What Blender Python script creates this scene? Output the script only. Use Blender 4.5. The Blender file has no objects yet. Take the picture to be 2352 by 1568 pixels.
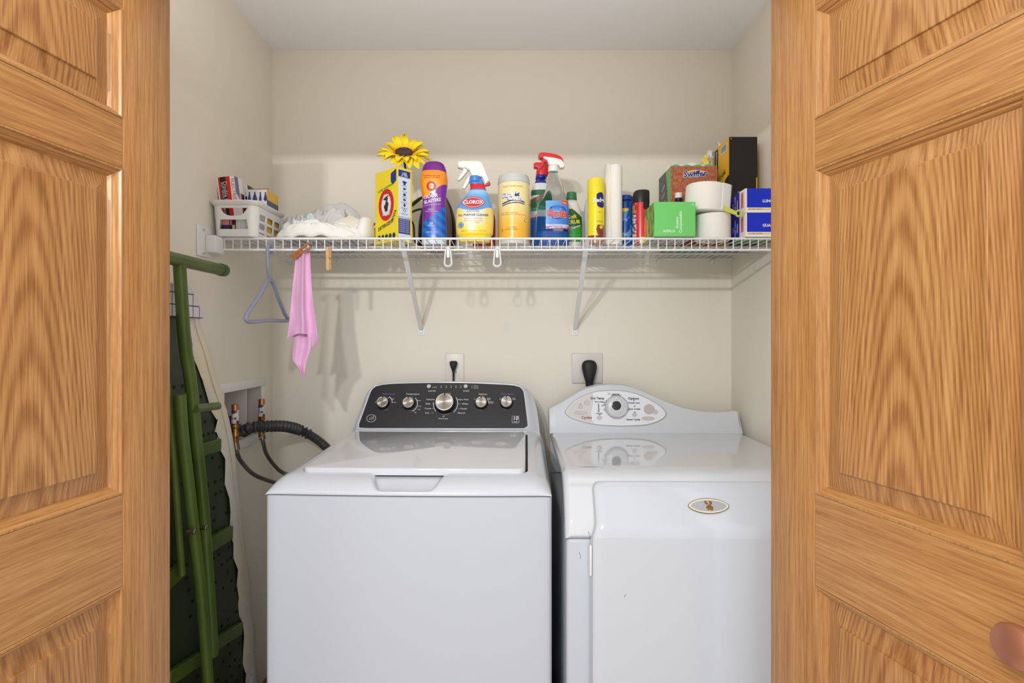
import bpy, bmesh, math, random
from mathutils import Vector, Matrix, noise
R = math.radians
random.seed(7)
SC = bpy.context.scene
COL = SC.collection

# ------------------------------------------------------------------ camera
F = 1288.0; CAMZ = 1.33; HZ = 778.0
cam = bpy.data.cameras.new('camera'); camo = bpy.data.objects.new('camera', cam); COL.objects.link(camo)
camo.location = (0, 0, CAMZ); camo.rotation_euler = (R(90), 0, 0)
cam.sensor_width = 36; cam.lens = 36 * F / 2352.0
cam.shift_y = -(784 - HZ) / 2352.0; cam.clip_start = 0.02
SC.camera = camo
# ------------------------------------------------------------------ view, world, lights
SC.view_settings.view_transform = 'Standard'; SC.view_settings.look = 'None'
SC.view_settings.exposure = 0.14; SC.view_settings.gamma = 1; SC.view_settings.use_curve_mapping = False
w = bpy.data.worlds.new('world'); SC.world = w; w.use_nodes = True
w.node_tree.nodes['Background'].inputs[0].default_value = (0.955, 0.98, 1.0, 1)
w.node_tree.nodes['Background'].inputs[1].default_value = 1.32
def area(name, loc, target, sx, sy, power, col=(1, 1, 1)):
    l = bpy.data.lights.new(name, 'AREA'); l.shape = 'RECTANGLE'; l.size = sx; l.size_y = sy; l.energy = power; l.color = col
    o = bpy.data.objects.new(name, l); COL.objects.link(o); o.location = loc
    o.rotation_euler = (Vector(target) - Vector(loc)).to_track_quat('-Z', 'Y').to_euler(); return o
area('flash_lamp', (-.60, -.45, 1.985), (-.1, 2.1, 1.5), .06, .05, 11.5, (1, .985, .965))
area('flash_lamp', (-.36, -.45, 1.985), (-.1, 2.1, 1.5), .06, .05, 7.5, (1, .985, .965))
area('added_fill_uplight', (-.03, 1.19, 2.12), (-.03, 1.24, 2.41), 1.3, .14, 3.0, (1, .985, .97))  # added unseen uplight, fills the ceiling and upper walls; no fixture known here

# ------------------------------------------------------------------ helpers
YW = 2.10; XL = -.8965; XR = .8215; ZC = 2.41; DECK = 1.633; YF = 1.675
def at(px, py, Y):
    return Vector(((px - 1176) / F * Y, Y, CAMZ - (py - HZ) / F * Y))
def onx(px, py, X):                      # point of the photo on the plane x = X
    Y = X * F / (px - 1176); return Vector((X, Y, CAMZ - (py - HZ) / F * Y))
def s2l(c):
    return tuple(((v / 255.) / 12.92 if v / 255. <= .04045 else ((v / 255. + .055) / 1.055) ** 2.4) for v in c)
CR = {1: (430, 360, 5.3455), 2: (840, 290, 4.7525), 3: (1200, 330, 5.406), 4: (1470, 290, 4.7516),
      5: (800, 860, 5.113), 6: (1240, 780, 3.2667), 7: (380, 560, 3.92), 8: (380, 860, 2.215)}
def cv(k, root, Y=None):                 # detail-view coordinates -> local (x, z) of an upright thing at root
    ox, oy, s = CR[k]; Y = Y or root[1]
    def f(x, y):
        p = at(ox + x / s, oy + y / s, Y); return (p.x - root[0], p.z - root[2])
    return f
MATS = {}
def mat(name, rgb, rough=.5, metal=0., spec=.5, coat=0., bump=None, trans=0., ior=1.45, alpha=1., srgb=True, sheen=0., emis=None, vary=None):
    if name in MATS: return MATS[name]
    m = bpy.data.materials.new(name); m.use_nodes = True; nt = m.node_tree; b = nt.nodes['Principled BSDF']
    c = s2l(rgb) if srgb else rgb
    b.inputs['Base Color'].default_value = (*c, 1); b.inputs['Roughness'].default_value = rough
    b.inputs['Metallic'].default_value = metal; b.inputs['Specular IOR Level'].default_value = spec
    b.inputs['Coat Weight'].default_value = coat; b.inputs['Coat Roughness'].default_value = .05
    b.inputs['Transmission Weight'].default_value = trans; b.inputs['IOR'].default_value = ior
    b.inputs['Alpha'].default_value = alpha; b.inputs['Sheen Weight'].default_value = sheen
    tc = nt.nodes.new('ShaderNodeTexCoord')
    if bump:
        n = nt.nodes.new('ShaderNodeTexNoise'); n.inputs['Scale'].default_value = bump[0]; n.inputs['Detail'].default_value = 4
        bp = nt.nodes.new('ShaderNodeBump'); bp.inputs['Strength'].default_value = bump[1]; bp.inputs['Distance'].default_value = bump[2]
        nt.links.new(tc.outputs['Object'], n.inputs['Vector']); nt.links.new(n.outputs[0], bp.inputs['Height']); nt.links.new(bp.outputs[0], b.inputs['Normal'])
    if vary:
        n = nt.nodes.new('ShaderNodeTexNoise'); n.inputs['Scale'].default_value = vary[0]; n.inputs['Detail'].default_value = 5
        mx = nt.nodes.new('ShaderNodeMixRGB'); mx.inputs[1].default_value = (*c, 1); mx.inputs[2].default_value = (*s2l(vary[1]), 1)
        rp = nt.nodes.new('ShaderNodeValToRGB'); rp.color_ramp.elements[0].position = vary[2]; rp.color_ramp.elements[1].position = vary[3]
        nt.links.new(tc.outputs['Object'], n.inputs['Vector']); nt.links.new(n.outputs[0], rp.inputs[0])
        nt.links.new(rp.outputs[0], mx.inputs[0]); nt.links.new(mx.outputs[0], b.inputs['Base Color'])
    MATS[name] = m; return m
def cmat(name, rough=.4, coat=0., spec=.5, alpha=1., bump=None):     # printed surface: colour per vertex
    if name in MATS: return MATS[name]
    m = mat(name, (200, 200, 200), rough, coat=coat, spec=spec, alpha=alpha, bump=bump); nt = m.node_tree
    a = nt.nodes.new('ShaderNodeAttribute'); a.attribute_name = 'print'
    nt.links.new(a.outputs['Color'], nt.nodes['Principled BSDF'].inputs['Base Color']); return m

def thing(name, label, cat, loc=(0, 0, 0), rz=0, group=None, rot=None):
    o = bpy.data.objects.new(name, None); COL.objects.link(o); o.location = loc; o.rotation_euler = rot or (0, 0, rz)
    o.empty_display_size = .02
    return tag(o, label, cat, group)
def tag(o, label, cat, group=None):
    o['label'] = label; o['category'] = cat
    if group: o['group'] = group
    return o
def obj(name, vf, m, parent=None, smooth=True, sharp=40, loc=None, rot=None, cols=None, bevel=0, label=None, solid=0):
    me = bpy.data.meshes.new(name)
    if isinstance(vf, bmesh.types.BMesh): vf.to_mesh(me); vf.free()
    else: me.from_pydata([tuple(v) for v in vf[0]], [], vf[1]); me.validate(); 
    if len(me.polygons) == 0: print('EMPTY', name)
    bm = bmesh.new(); bm.from_mesh(me)
    if not solid and len(vf[1] if not isinstance(vf, bmesh.types.BMesh) else [1]) : bmesh.ops.recalc_face_normals(bm, faces=bm.faces) if cols is None else None
    bm.to_mesh(me); bm.free()
    for mm in (m if isinstance(m, (list, tuple)) else [m]): me.materials.append(mm)
    if cols is not None:
        at_ = me.color_attributes.new('print', 'FLOAT_COLOR', 'POINT')
        for i, c in enumerate(cols): at_.data[i].color = (*c[:3], 1)
    if smooth:
        for p in me.polygons: p.use_smooth = True
        me.set_sharp_from_angle(angle=R(sharp))
    o = bpy.data.objects.new(name, me); COL.objects.link(o)
    if parent is not None: o.parent = parent
    if loc is not None: o.location = loc
    if rot is not None: o.rotation_euler = rot
    if solid:
        s = o.modifiers.new('solid', 'SOLIDIFY'); s.thickness = solid; s.offset = 0
    if bevel:
        b = o.modifiers.new('bevel', 'BEVEL'); b.width = bevel; b.segments = 3; b.limit_method = 'ANGLE'; b.angle_limit = R(40)
    if label: o['label'] = label
    return o
def struct(name, vf, m, **k):
    o = obj(name, vf, m, **k); o['kind'] = 'structure'; return o
def join(*parts):
    V, Fc = [], []
    for v, f in parts:
        n = len(V); V += [Vector(x) for x in v]; Fc += [tuple(i + n for i in q) for q in f]
    return V, Fc
def xf(vf, M):
    return [M @ Vector(v) for v in vf[0]], vf[1]
def box(x0, x1, y0, y1, z0, z1):
    v = [Vector((x, y, z)) for z in (z0, z1) for y in (y0, y1) for x in (x0, x1)]
    return v, [(0, 2, 3, 1), (4, 5, 7, 6), (0, 1, 5, 4), (2, 6, 7, 3), (0, 4, 6, 2), (1, 3, 7, 5)]
def rbox(x0, x1, y0, y1, z0, z1, r=.003, seg=3):
    bm = bmesh.new(); v, f = box(x0, x1, y0, y1, z0, z1)
    vs = [bm.verts.new(p) for p in v]; [bm.faces.new([vs[i] for i in q]) for q in f]
    bmesh.ops.bevel(bm, geom=bm.edges[:], offset=r, segments=seg, profile=.5, affect='EDGES')
    bm.verts.index_update(); out = ([p.co.copy() for p in bm.verts], [tuple(p.index for p in q.verts) for q in bm.faces]); bm.free(); return out
def tube(path, r, seg=10, closed=False, cap=True):
    P = [Vector(p) for p in path]; n = len(P); V, Fc = [], []; up = None
    rr = r if isinstance(r, (list, tuple)) else [r] * n
    for i in range(n):
        a = P[(i - 1) % n] if (closed or i > 0) else P[i]; b = P[(i + 1) % n] if (closed or i < n - 1) else P[i]
        d = (b - a).normalized()
        if up is None:
            up = Vector((0, 0, 1)) if abs(d.z) < .9 else Vector((0, 1, 0))
        x = d.cross(up)
        if x.length < 1e-6: x = d.orthogonal()
        x.normalize(); y = x.cross(d).normalized(); up = y
        for k in range(seg):
            t = 2 * math.pi * k / seg; V.append(P[i] + rr[i] * (math.cos(t) * x + math.sin(t) * y))
    m = n if closed else n - 1
    for i in range(m):
        for k in range(seg):
            a = i * seg + k; b = i * seg + (k + 1) % seg; c = ((i + 1) % n) * seg + (k + 1) % seg; d = ((i + 1) % n) * seg + k
            Fc.append((a, b, c, d))
    if not closed and cap:
        Fc.append(tuple(range(seg))[::-1]); Fc.append(tuple(range((n - 1) * seg, n * seg)))
    return V, Fc
def crs(P, sub=6, closed=False):          # smooth curve through points (tuples of any length)
    n = len(P); out = []
    rng = range(n if closed else n - 1)
    for i in rng:
        p0 = P[(i - 1) % n] if (closed or i > 0) else P[0]; p1 = P[i]; p2 = P[(i + 1) % n]; p3 = P[(i + 2) % n] if (closed or i < n - 2) else P[-1]
        for s in range(sub):
            t = s / sub
            out.append(tuple(.5 * (2 * b + (c - a) * t + (2 * a - 5 * b + 4 * c - d) * t * t + (3 * b - a - 3 * c + d) * t ** 3) for a, b, c, d in zip(p0, p1, p2, p3)))
    if not closed: out.append(tuple(P[-1]))
    return out
def lathe(prof, seg=32, M=None):
    V, Fc = [], []
    for r, z in prof:
        for k in range(seg):
            t = 2 * math.pi * k / seg; V.append(Vector((r * math.cos(t), r * math.sin(t), z)))
    for i in range(len(prof) - 1):
        for k in range(seg):
            Fc.append((i * seg + k, i * seg + (k + 1) % seg, (i + 1) * seg + (k + 1) % seg, (i + 1) * seg + k))
    Fc.append(tuple(range(seg))[::-1]); Fc.append(tuple(range((len(prof) - 1) * seg, len(prof) * seg)))
    if M: V = [M @ v for v in V]
    return V, Fc
def cyl(r, z0, z1, seg=32, bev=.0, M=None):
    b = bev
    return lathe([(r - b, z0), (r, z0 + b), (r, z1 - b), (r - b, z1)] if b else [(r, z0), (r, z1)], seg, M)
def axis_M(origin, direction):
    q = Vector(direction).to_track_quat('Z', 'Y'); return Matrix.Translation(origin) @ q.to_matrix().to_4x4()
def prism(outline, d0, d1, r=0, plane='xz'):          # outline in (x,z), extruded along y from d0 to d1
    bm = bmesh.new(); vs = [bm.verts.new((p[0], d0, p[1])) for p in outline]
    f = bm.faces.new(vs); g = bmesh.ops.extrude_face_region(bm, geom=[f])
    bmesh.ops.translate(bm, verts=[e for e in g['geom'] if isinstance(e, bmesh.types.BMVert)], vec=(0, d1 - d0, 0))
    bmesh.ops.recalc_face_normals(bm, faces=bm.faces)
    if r: bmesh.ops.bevel(bm, geom=[e for e in bm.edges if e.calc_face_angle(0) > .5 and abs(e.verts[0].co.y - e.verts[1].co.y) < 1e-6], offset=r, segments=3, profile=.5, affect='EDGES')
    bm.verts.index_update(); out = ([p.co.copy() for p in bm.verts], [tuple(p.index for p in q.verts) for q in bm.faces]); bm.free(); return out
def lev_at(L, z):
    L0 = L[0]
    if z <= L0[0]: return L0
    for a, b in zip(L, L[1:]):
        if z <= b[0]:
            t = (z - a[0]) / max(1e-9, b[0] - a[0]); return tuple(p + (q - p) * t for p, q in zip(a, b))
    return L[-1]
def levels(L, sub=6):
    L = [tuple(list(l) + [2, 0, 0][len(l) - 3:]) for l in L]; return crs(L, sub)
def ring_pt(l, t, off=0):
    z, rx, ry, n, cx, cy = l; c, s = math.cos(t), math.sin(t); e = 2. / n
    return Vector((cx + (rx + off) * math.copysign(abs(c) ** e, c), cy + (ry + off) * math.copysign(abs(s) ** e, s), z))
def loft(L, seg=48, colf=None):
    V, Fc, C = [], [], []
    for l in L:
        for k in range(seg):
            p = ring_pt(l, 2 * math.pi * k / seg); V.append(p)
            if colf: C.append(s2l(colf(p.x, p.y, p.z)))
    for i in range(len(L) - 1):
        for k in range(seg):
            Fc.append((i * seg + k, i * seg + (k + 1) % seg, (i + 1) * seg + (k + 1) % seg, (i + 1) * seg + k))
    Fc.append(tuple(range(seg))[::-1]); Fc.append(tuple(range((len(L) - 1) * seg, len(L) * seg)))
    return ((V, Fc), C) if colf else (V, Fc)
def shell(L, z0, z1, t0, t1, off, colf, nz=None, nt=None, inside=None):   # printed label wrapped on a loft
    nz = nz or max(8, int((z1 - z0) / .0013)); nt = nt or max(16, int(abs(t1 - t0) * L[0][1] / .0013)); V, Fc, C, keep = [], [], [], []
    for i in range(nz + 1):
        z = z0 + (z1 - z0) * i / nz; l = lev_at(L, z); l = (z,) + tuple(l[1:])
        for k in range(nt + 1):
            p = ring_pt(l, t0 + (t1 - t0) * k / nt, off); V.append(p); C.append(s2l(colf(p.x, p.y, z))); keep.append(inside(p.x, z) if inside else True)
    w_ = nt + 1
    for i in range(nz):
        for k in range(nt):
            q = (i * w_ + k, i * w_ + k + 1, (i + 1) * w_ + k + 1, (i + 1) * w_ + k)
            if all(keep[j] for j in q): Fc.append(q)
    return (V, Fc), C
def front_y(L, x, z):
    l = lev_at(L, z); _, rx, ry, n, cx, cy = l; u = min(.999, abs((x - cx) / rx)); return cy - ry * (1 - u ** n) ** (1. / n)
def glyphs(items, maxlen=None):
    """items: (text, x, z, size[, align, rot_deg, shear, bold, xscale]) -> flat mesh in (x,z)"""
    V, Fc = [], []
    for it in items:
        it = list(it) + ['CENTER', 0, 0, 0, 1][len(it) - 4:]
        s, x, z, size, al, rot, sh, bold, xs = it
        c = bpy.data.curves.new('t', 'FONT'); c.body = s; c.size = size; c.align_x = al; c.align_y = 'CENTER'; c.shear = sh; c.offset = bold * size; c.resolution_u = 2; c.fill_mode = 'BOTH' if hasattr(c, 'fill_mode') else c.fill_mode
        c.space_line = .8
        o = bpy.data.objects.new('t', c); me = o.to_mesh(); ca, sa = math.cos(R(rot)), math.sin(R(rot)); n = len(V)
        for v in me.vertices:
            a, b = v.co.x * xs, v.co.y; V.append(Vector((x + a * ca - b * sa, 0, z + a * sa + b * ca)))
        Fc += [tuple(i + n for i in p.vertices) for p in me.polygons]
        o.to_mesh_clear(); bpy.data.objects.remove(o); bpy.data.curves.remove(c)
    if maxlen:
        bm = bmesh.new(); vs = [bm.verts.new(v) for v in V]
        for q in Fc:
            try: bm.faces.new([vs[i] for i in q])
            except ValueError: pass
        for _ in range(3):
            E = [e for e in bm.edges if e.calc_length() > maxlen]
            if not E: break
            bmesh.ops.subdivide_edges(bm, edges=E, cuts=1); bmesh.ops.triangulate(bm, faces=bm.faces)
        bm.verts.index_update(); V = [v.co.copy() for v in bm.verts]; Fc = [tuple(v.index for v in q.verts) for q in bm.faces]; bm.free()
    return V, Fc
def shape(pts, maxlen=None):             # flat filled outline in (x,z)
    return [Vector((p[0], 0, p[1])) for p in pts], [tuple(range(len(pts)))]
def ell(cx, cz, rx, rz, n=32):
    return [(cx + rx * math.cos(2 * math.pi * k / n), cz + rz * math.sin(2 * math.pi * k / n)) for k in range(n)]
def ringm(cx, cz, r0x, r0z, r1x, r1z, n=40, a0=0, a1=360):
    V, Fc = [], []; full = abs(a1 - a0) >= 360; m = n if full else n + 1
    for k in range(m):
        t = R(a0 + (a1 - a0) * k / n); V += [Vector((cx + r0x * math.cos(t), 0, cz + r0z * math.sin(t))), Vector((cx + r1x * math.cos(t), 0, cz + r1z * math.sin(t)))]
    for k in range(n):
        a = 2 * k; b = 2 * ((k + 1) % m); Fc.append((a, b, b + 1, a + 1))
    return V, Fc
def wrap(vf, L, off):                    # lay a flat drawing on the front of a loft
    return [Vector((v.x, front_y(L, v.x, v.z) - off, v.z)) for v in vf[0]], vf[1]
def flat(vf, y):
    return [Vector((v.x, y, v.z)) for v in vf[0]], vf[1]
def decal(name, vf, m, parent, label=None):
    return obj(name, vf, m, parent, smooth=False, label=label)
def sq(p, r):    # rounded outline of rect p=(x0,x1,z0,z1)
    x0, x1, z0, z1 = p; out = []
    for cx, cz, a in ((x1 - r, z1 - r, 0), (x0 + r, z1 - r, 90), (x0 + r, z0 + r, 180), (x1 - r, z0 + r, 270)):
        for k in range(7): t = R(a + 15 * k); out.append((cx + r * math.cos(t), cz + r * math.sin(t)))
    return out
def smooth(a, b, x):
    t = max(0, min(1, (x - a) / (b - a))); return t * t * (3 - 2 * t)
def mixc(a, b, t): return tuple(p + (q - p) * t for p, q in zip(a, b))

# ------------------------------------------------------------------ materials
M_WALL = mat('wall_paint', (232, 226, 213), .75, spec=.25, bump=(220, .12, .001))
M_CEIL = mat('ceiling_paint', (248, 248, 253), .85, spec=.2, bump=(160, .1, .001))
M_WHITE = mat('white_enamel', (200, 204, 211), .16, spec=.5, coat=.25)
M_ENAM2 = mat('white_enamel_top', (206, 209, 214), .06, spec=.5, coat=.6)
M_CAB = mat('white_cabinet_paint', (190, 195, 203), .28, spec=.5)
M_WIRE = mat('white_vinyl_wire', (226, 226, 226), .35)
M_PLAS = mat('white_plastic', (228, 228, 226), .35)
M_PLASG = mat('grey_white_plastic', (214, 214, 216), .4)
M_BLACK = mat('black_plastic', (22, 22, 23), .35)
M_RUB = mat('black_rubber', (30, 30, 31), .55)
M_DARK = mat('dark_gap', (14, 14, 15), .7)
M_STEEL = mat('brushed_steel', (190, 180, 168), .28, metal=1)
M_CHROME = mat('chrome', (215, 215, 215), .12, metal=1)
M_WTXT = mat('white_print', (225, 225, 228), .5)
M_BTXT = mat('blue_print', (110, 120, 190), .5)
M_KTXT = mat('black_print', (45, 42, 42), .5)
M_NAVY = mat('navy_print', (24, 52, 140), .45)
M_RED = mat('red_print', (205, 35, 45), .4)
M_BRASS = mat('brass', (176, 132, 70), .3, metal=1)
M_COPPER = mat('copper', (186, 124, 84), .35, metal=1)

def oak(name, axis, cath=False, tint=1.0):
    m = bpy.data.materials.new(name); m.use_nodes = True; nt = m.node_tree; N = nt.nodes; Lk = nt.links.new; b = N['Principled BSDF']
    tc = N.new('ShaderNodeTexCoord'); sp = N.new('ShaderNodeSeparateXYZ'); Lk(tc.outputs['Object'], sp.inputs[0])
    def mth(op, a, c, d=None):
        n = N.new('ShaderNodeMath'); n.operation = op
        for i, v in enumerate((a, c, d)):
            if v is None: continue
            if isinstance(v, (int, float)): n.inputs[i].default_value = v
            else: Lk(v, n.inputs[i])
        return n.outputs[0]
    # local door axes: x along width, z up ; 'a' across the grain, 'l' along it
    ax_ = mth('ABSOLUTE', sp.outputs[0], 0); A, Lg = (ax_, sp.outputs[2]) if axis == 'v' else (sp.outputs[2], ax_)
    def nz(sa, sl, det=4, rough=.6, off=0):
        c = N.new('ShaderNodeCombineXYZ'); Lk(mth('MULTIPLY', A, sa), c.inputs[0]); Lk(mth('MULTIPLY', Lg, sl), c.inputs[1]); c.inputs[2].default_value = off
        Lk(mth('MULTIPLY', sp.outputs[1], sa * .25), c.inputs[2])
        n = N.new('ShaderNodeTexNoise'); n.inputs['Scale'].default_value = 1; n.inputs['Detail'].default_value = det; n.inputs['Roughness'].default_value = rough; Lk(c.outputs[0], n.inputs['Vector']); return n.outputs[0]
    broad = nz(22, 1.1, 3); fine = nz(420, 10, 3, .75); pores = nz(560, 24, 2, .5, 3); med = nz(110, 2.2, 3, .6, 9)
    if cath:
        d0_ = mth('SUBTRACT', A, .272); d = mth('POWER', mth('ADD', mth('MULTIPLY', d0_, d0_), .00016), .5)
        g = mth('ADD', mth('MULTIPLY', Lg, 11.0), mth('MULTIPLY', mth('POWER', d, 2.0), 760))
        g = mth('ADD', g, mth('MULTIPLY', nz(7, 1.6, 3, .5, 5), 2.6)); g = mth('ADD', g, mth('MULTIPLY', nz(90, 10, 2), .22))
        rings = mth('POWER', mth('MULTIPLY_ADD', mth('SINE', mth('MULTIPLY', g, 6.8), 0), .5, .5), 1.5)
    else:
        rings = mth('MULTIPLY_ADD', mth('SINE', mth('ADD', mth('MULTIPLY', A, 560), mth('MULTIPLY', broad, 34)), 0), .5, .5)
    f = mth('ADD', mth('MULTIPLY', mth('MULTIPLY', rings, mth('ADD', fine, .35)), .21 if cath else .10), mth('MULTIPLY', fine, .62)); f = mth('ADD', f, mth('MULTIPLY', med, .30)); f = mth('ADD', f, mth('MULTIPLY', broad, .30))
    rp = N.new('ShaderNodeValToRGB'); e = rp.color_ramp.elements
    e[0].position = .45; e[1].position = .86
    c0, c1, c2 = (198, 151, 96), (178, 127, 74), (144, 93, 48)
    e[0].color = (*[v * tint for v in s2l(c0)], 1); e[1].color = (*[v * tint for v in s2l(c2)], 1)
    k = e.new(.63); k.color = (*[v * tint for v in s2l(c1)], 1); Lk(f, rp.inputs[0])
    pr = N.new('ShaderNodeValToRGB'); pr.color_ramp.elements[0].position = .58; pr.color_ramp.elements[1].position = .72; Lk(pores, pr.inputs[0])
    mx = N.new('ShaderNodeMixRGB'); mx.blend_type = 'MULTIPLY'; mx.inputs[2].default_value = (.80, .70, .60, 1); Lk(mth('MULTIPLY', pr.outputs[0], .7), mx.inputs[0]); Lk(rp.outputs[0], mx.inputs[1])
    Lk(mx.outputs[0], b.inputs['Base Color']); b.inputs['Roughness'].default_value = .34; b.inputs['Specular IOR Level'].default_value = .45
    bp = N.new('ShaderNodeBump'); bp.inputs['Strength'].default_value = .25; bp.inputs['Distance'].default_value = .0006; Lk(mth('SUBTRACT', 0, pores), bp.inputs['Height']); Lk(bp.outputs[0], b.inputs['Normal'])
    return m
OAK_V = oak('oak_vertical_grain', 'v'); OAK_H = oak('oak_horizontal_grain', 'h'); OAK_P = oak('oak_cathedral_grain', 'v', True)

# ------------------------------------------------------------------ room shell
struct('wall_back', box(XL - .1, XR + .1, YW, YW + .1, 0, ZC), M_WALL)
bx0, bx1, bz0, bz1 = 1.735, 2.0, .995, 1.165          # opening for the supply box in the left wall
struct('wall_left', join(box(XL - .1, XL, 1.10, bx0, 0, ZC), box(XL - .1, XL, bx1, YW, 0, ZC), box(XL - .1, XL, bx0, bx1, 0, bz0), box(XL - .1, XL, bx0, bx1, bz1, ZC)), M_WALL)
struct('wall_right', box(XR, XR + .1, 1.10, YW, 0, ZC), M_WALL)
struct('ceiling', box(XL - .1, XR + .1, 1.10, YW + .1, ZC, ZC + .06), M_CEIL)
struct('floor_hall', box(-3.5, 3.5, -3.5, 1.1, -.05, 0), mat('pale_bounce_floor', (214, 208, 200), .95))  # unseen floor outside, its pale tone invented to bounce light into the closet
struct('floor', box(XL - .1, XR + .1, 1.1, YW + .1, -.05, 0), mat('floor_wood', (150, 112, 84), .5, vary=(6, (120, 82, 58), .3, .7)))
HB = 2.0
struct('wall_front', join(box(-3.0, -.79, .99, 1.10, 0, 2.5), box(.68, 3.0, .99, 1.10, 0, 2.5), box(-.79, .68, .99, 1.10, HB, 2.5)), M_WALL)
M_BASEB = mat('baseboard_wood', (128, 84, 62), .45)
struct('baseboard_back', rbox(XL, XR, YW - .014, YW, 0, .10, .003), M_BASEB)
struct('baseboard_left', rbox(XL, XL + .014, 1.28, YW - .015, 0, .10, .003), M_BASEB)
patch = obj('paint_patch', prism(sq((-.034, -.006, 1.355, 1.395), .009), YW - .0012, YW, .0), mat('patch_paint', (226, 222, 214), .6, spec=.3), bpy.data.objects['wall_back'])

# ------------------------------------------------------------------ doors
def rings_mesh(x0, x1, z0, z1, steps, fill=False):
    V, Fc = [], []
    for ins, y in steps:
        V += [Vector((x0 + ins, y, z0 + ins)), Vector((x1 - ins, y, z0 + ins)), Vector((x1 - ins, y, z1 - ins)), Vector((x0 + ins, y, z1 - ins))]
    for i in range(len(steps) - 1):
        for k in range(4): a = i * 4 + k; b = i * 4 + (k + 1) % 4; Fc.append((a, b, b + 4, a + 4))
    if fill: n = (len(steps) - 1) * 4; Fc.append((n, n + 1, n + 2, n + 3))
    return V, Fc
def make_door(n, origin, ang, mirror):
    """leaf in local x (away from hinge edge), face at y=0 looking to local -y, z up"""
    d = bpy.data.objects.new('door_%d' % n, None); COL.objects.link(d); d.location = origin; d.rotation_euler = (0, 0, ang); d['kind'] = 'structure'
    d.scale = (1, 1, 1)
    sg = -1 if mirror else 1
    def mk(name, vf, m, **k): return obj(name, ([Vector((v.x * sg, v.y, v.z)) for v in vf[0]], vf[1]), m, d, **k)
    q_ = Y0 / 1.14; W, H, T = .585 * q_, 1.992, .034; a, b = .119 * q_, .466 * q_; zq = lambda z: 1.33 + (z - 1.33) * q_
    mk('stile', rbox(0, a, 0, T, .01, H, .0015, 2), OAK_V); mk('stile', rbox(b, W, 0, T, .01, H, .0015, 2), OAK_V)
    zr = [(.01, .23), (zq(.880), zq(1.047)), (zq(1.640), zq(1.731)), (1.90, H)]
    for z0, z1 in zr: mk('rail', rbox(a, b, .0003, T, z0, z1, .0008, 1), OAK_H)
    for (q, z0), (z1, q2) in zip(zr, zr[1:]):
        mo_ = mk('molding', rings_mesh(a, b, z0, z1, [(0, .0003), (.0008, -.0008), (.0035, -.0008), (.0055, .0030), (.0100, .0056), (.0108, .0085), (.0135, .0095), (.0170, .0150)]), [OAK_V, OAK_H], sharp=20)
        for p_ in mo_.data.polygons: p_.material_index = 1 if abs(p_.normal.z) > abs(p_.normal.x) else 0
        mk('panel', join(rings_mesh(a, b, z0, z1, [(.016, .0150), (.019, .0146), (.047, .0075), (.0478, .0042), (.049, .0036)], True), box(a, b, .016, T - .004, z0, z1)), OAK_P, sharp=15)
    return d, sg
AR = R(13.2); AL = R(7.0); Y0 = 1.08
# right leaf: direction from hinge toward camera = (sin, -cos); its face looks left
dR, _ = make_door(1, (.4612 * Y0, Y0, 0), R(-90) + AR, False)
dL, _ = make_door(2, (-.6095 * Y0, Y0, 0), R(90) - AL, True)
knob = obj('knob', lathe([(.011, 0), (.010, .006), (.0085, .012), (.011, .018), (.020, .022), (.0245, .027), (.0255, .032), (.0235, .0365), (.017, .0392), (.006, .0400), (.001, .0401)], 40, axis_M((.449, 0, 1.33 - .368 * Y0 / 1.14), (0, -1, 0))), mat('copper_brown_metal', (176, 118, 92), .32, metal=.55), dR, label='copper brown round knob')

# ------------------------------------------------------------------ wire shelf
XS0, XS1 = -.862, XR - .004
shelf = thing('wire_shelf', 'long white vinyl coated wire shelf spanning the back wall above both machines', 'shelf', (0, YF, DECK))
WR = .0016; y_b = YW - .012 - YF; DZ = -.0040   # wires sit with their top at deck height
LIP = .038
first = None
k = 0; x = XS0 + .004
while x < XS1:
    if first is None:
        first = obj('cross_wire', tube([(0, 0, -LIP), (0, -.001, -.004), (0, .0005, DZ + .0022), (0, .004, DZ + .0022), (0, y_b, DZ + .0022)], WR, 6), M_WIRE, shelf); o = first
    else: o = first.copy(); COL.objects.link(o); o.parent = shelf
    o.location = (x, 0, 0); x += .0249; k += 1
for nm, y, z, r in (('front_rail', -.001, DZ, .0034), ('front_rail', -.0035, -LIP, .0038), ('support_rail', .13, DZ - .0035, .003), ('support_rail', .27, DZ - .0035, .003), ('back_rail', y_b, DZ - .001, .0032)):
    obj(nm, tube([(XS0, y, z), (XS1, y, z)], r, 10), M_WIRE, shelf)
sb = thing('shelf_end_bracket', 'white plastic wall bracket screwed to left wall holding shelf end', 'bracket', (XL, 1.63, DECK - .02))
p0 = onx(450, 525, XL); p1 = onx(467, 587, XL)
obj('wall_plate', rbox(0, .006, p0.y - 1.63, p1.y - 1.63 + .035, -.045, .045, .002), M_PLAS, sb)
obj('end_cap', rbox(.006, .036, -.003, .05, -.032, .018, .003), M_PLAS, sb)
for z in (.032, -.036): obj('screw', cyl(.0045, 0, .003, 16, .001, axis_M((.0062, -.012, z), (1, 0, 0))), M_CHROME, sb)
M_BR = mat('white_steel_bracket', (232, 232, 232), .35)
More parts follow.
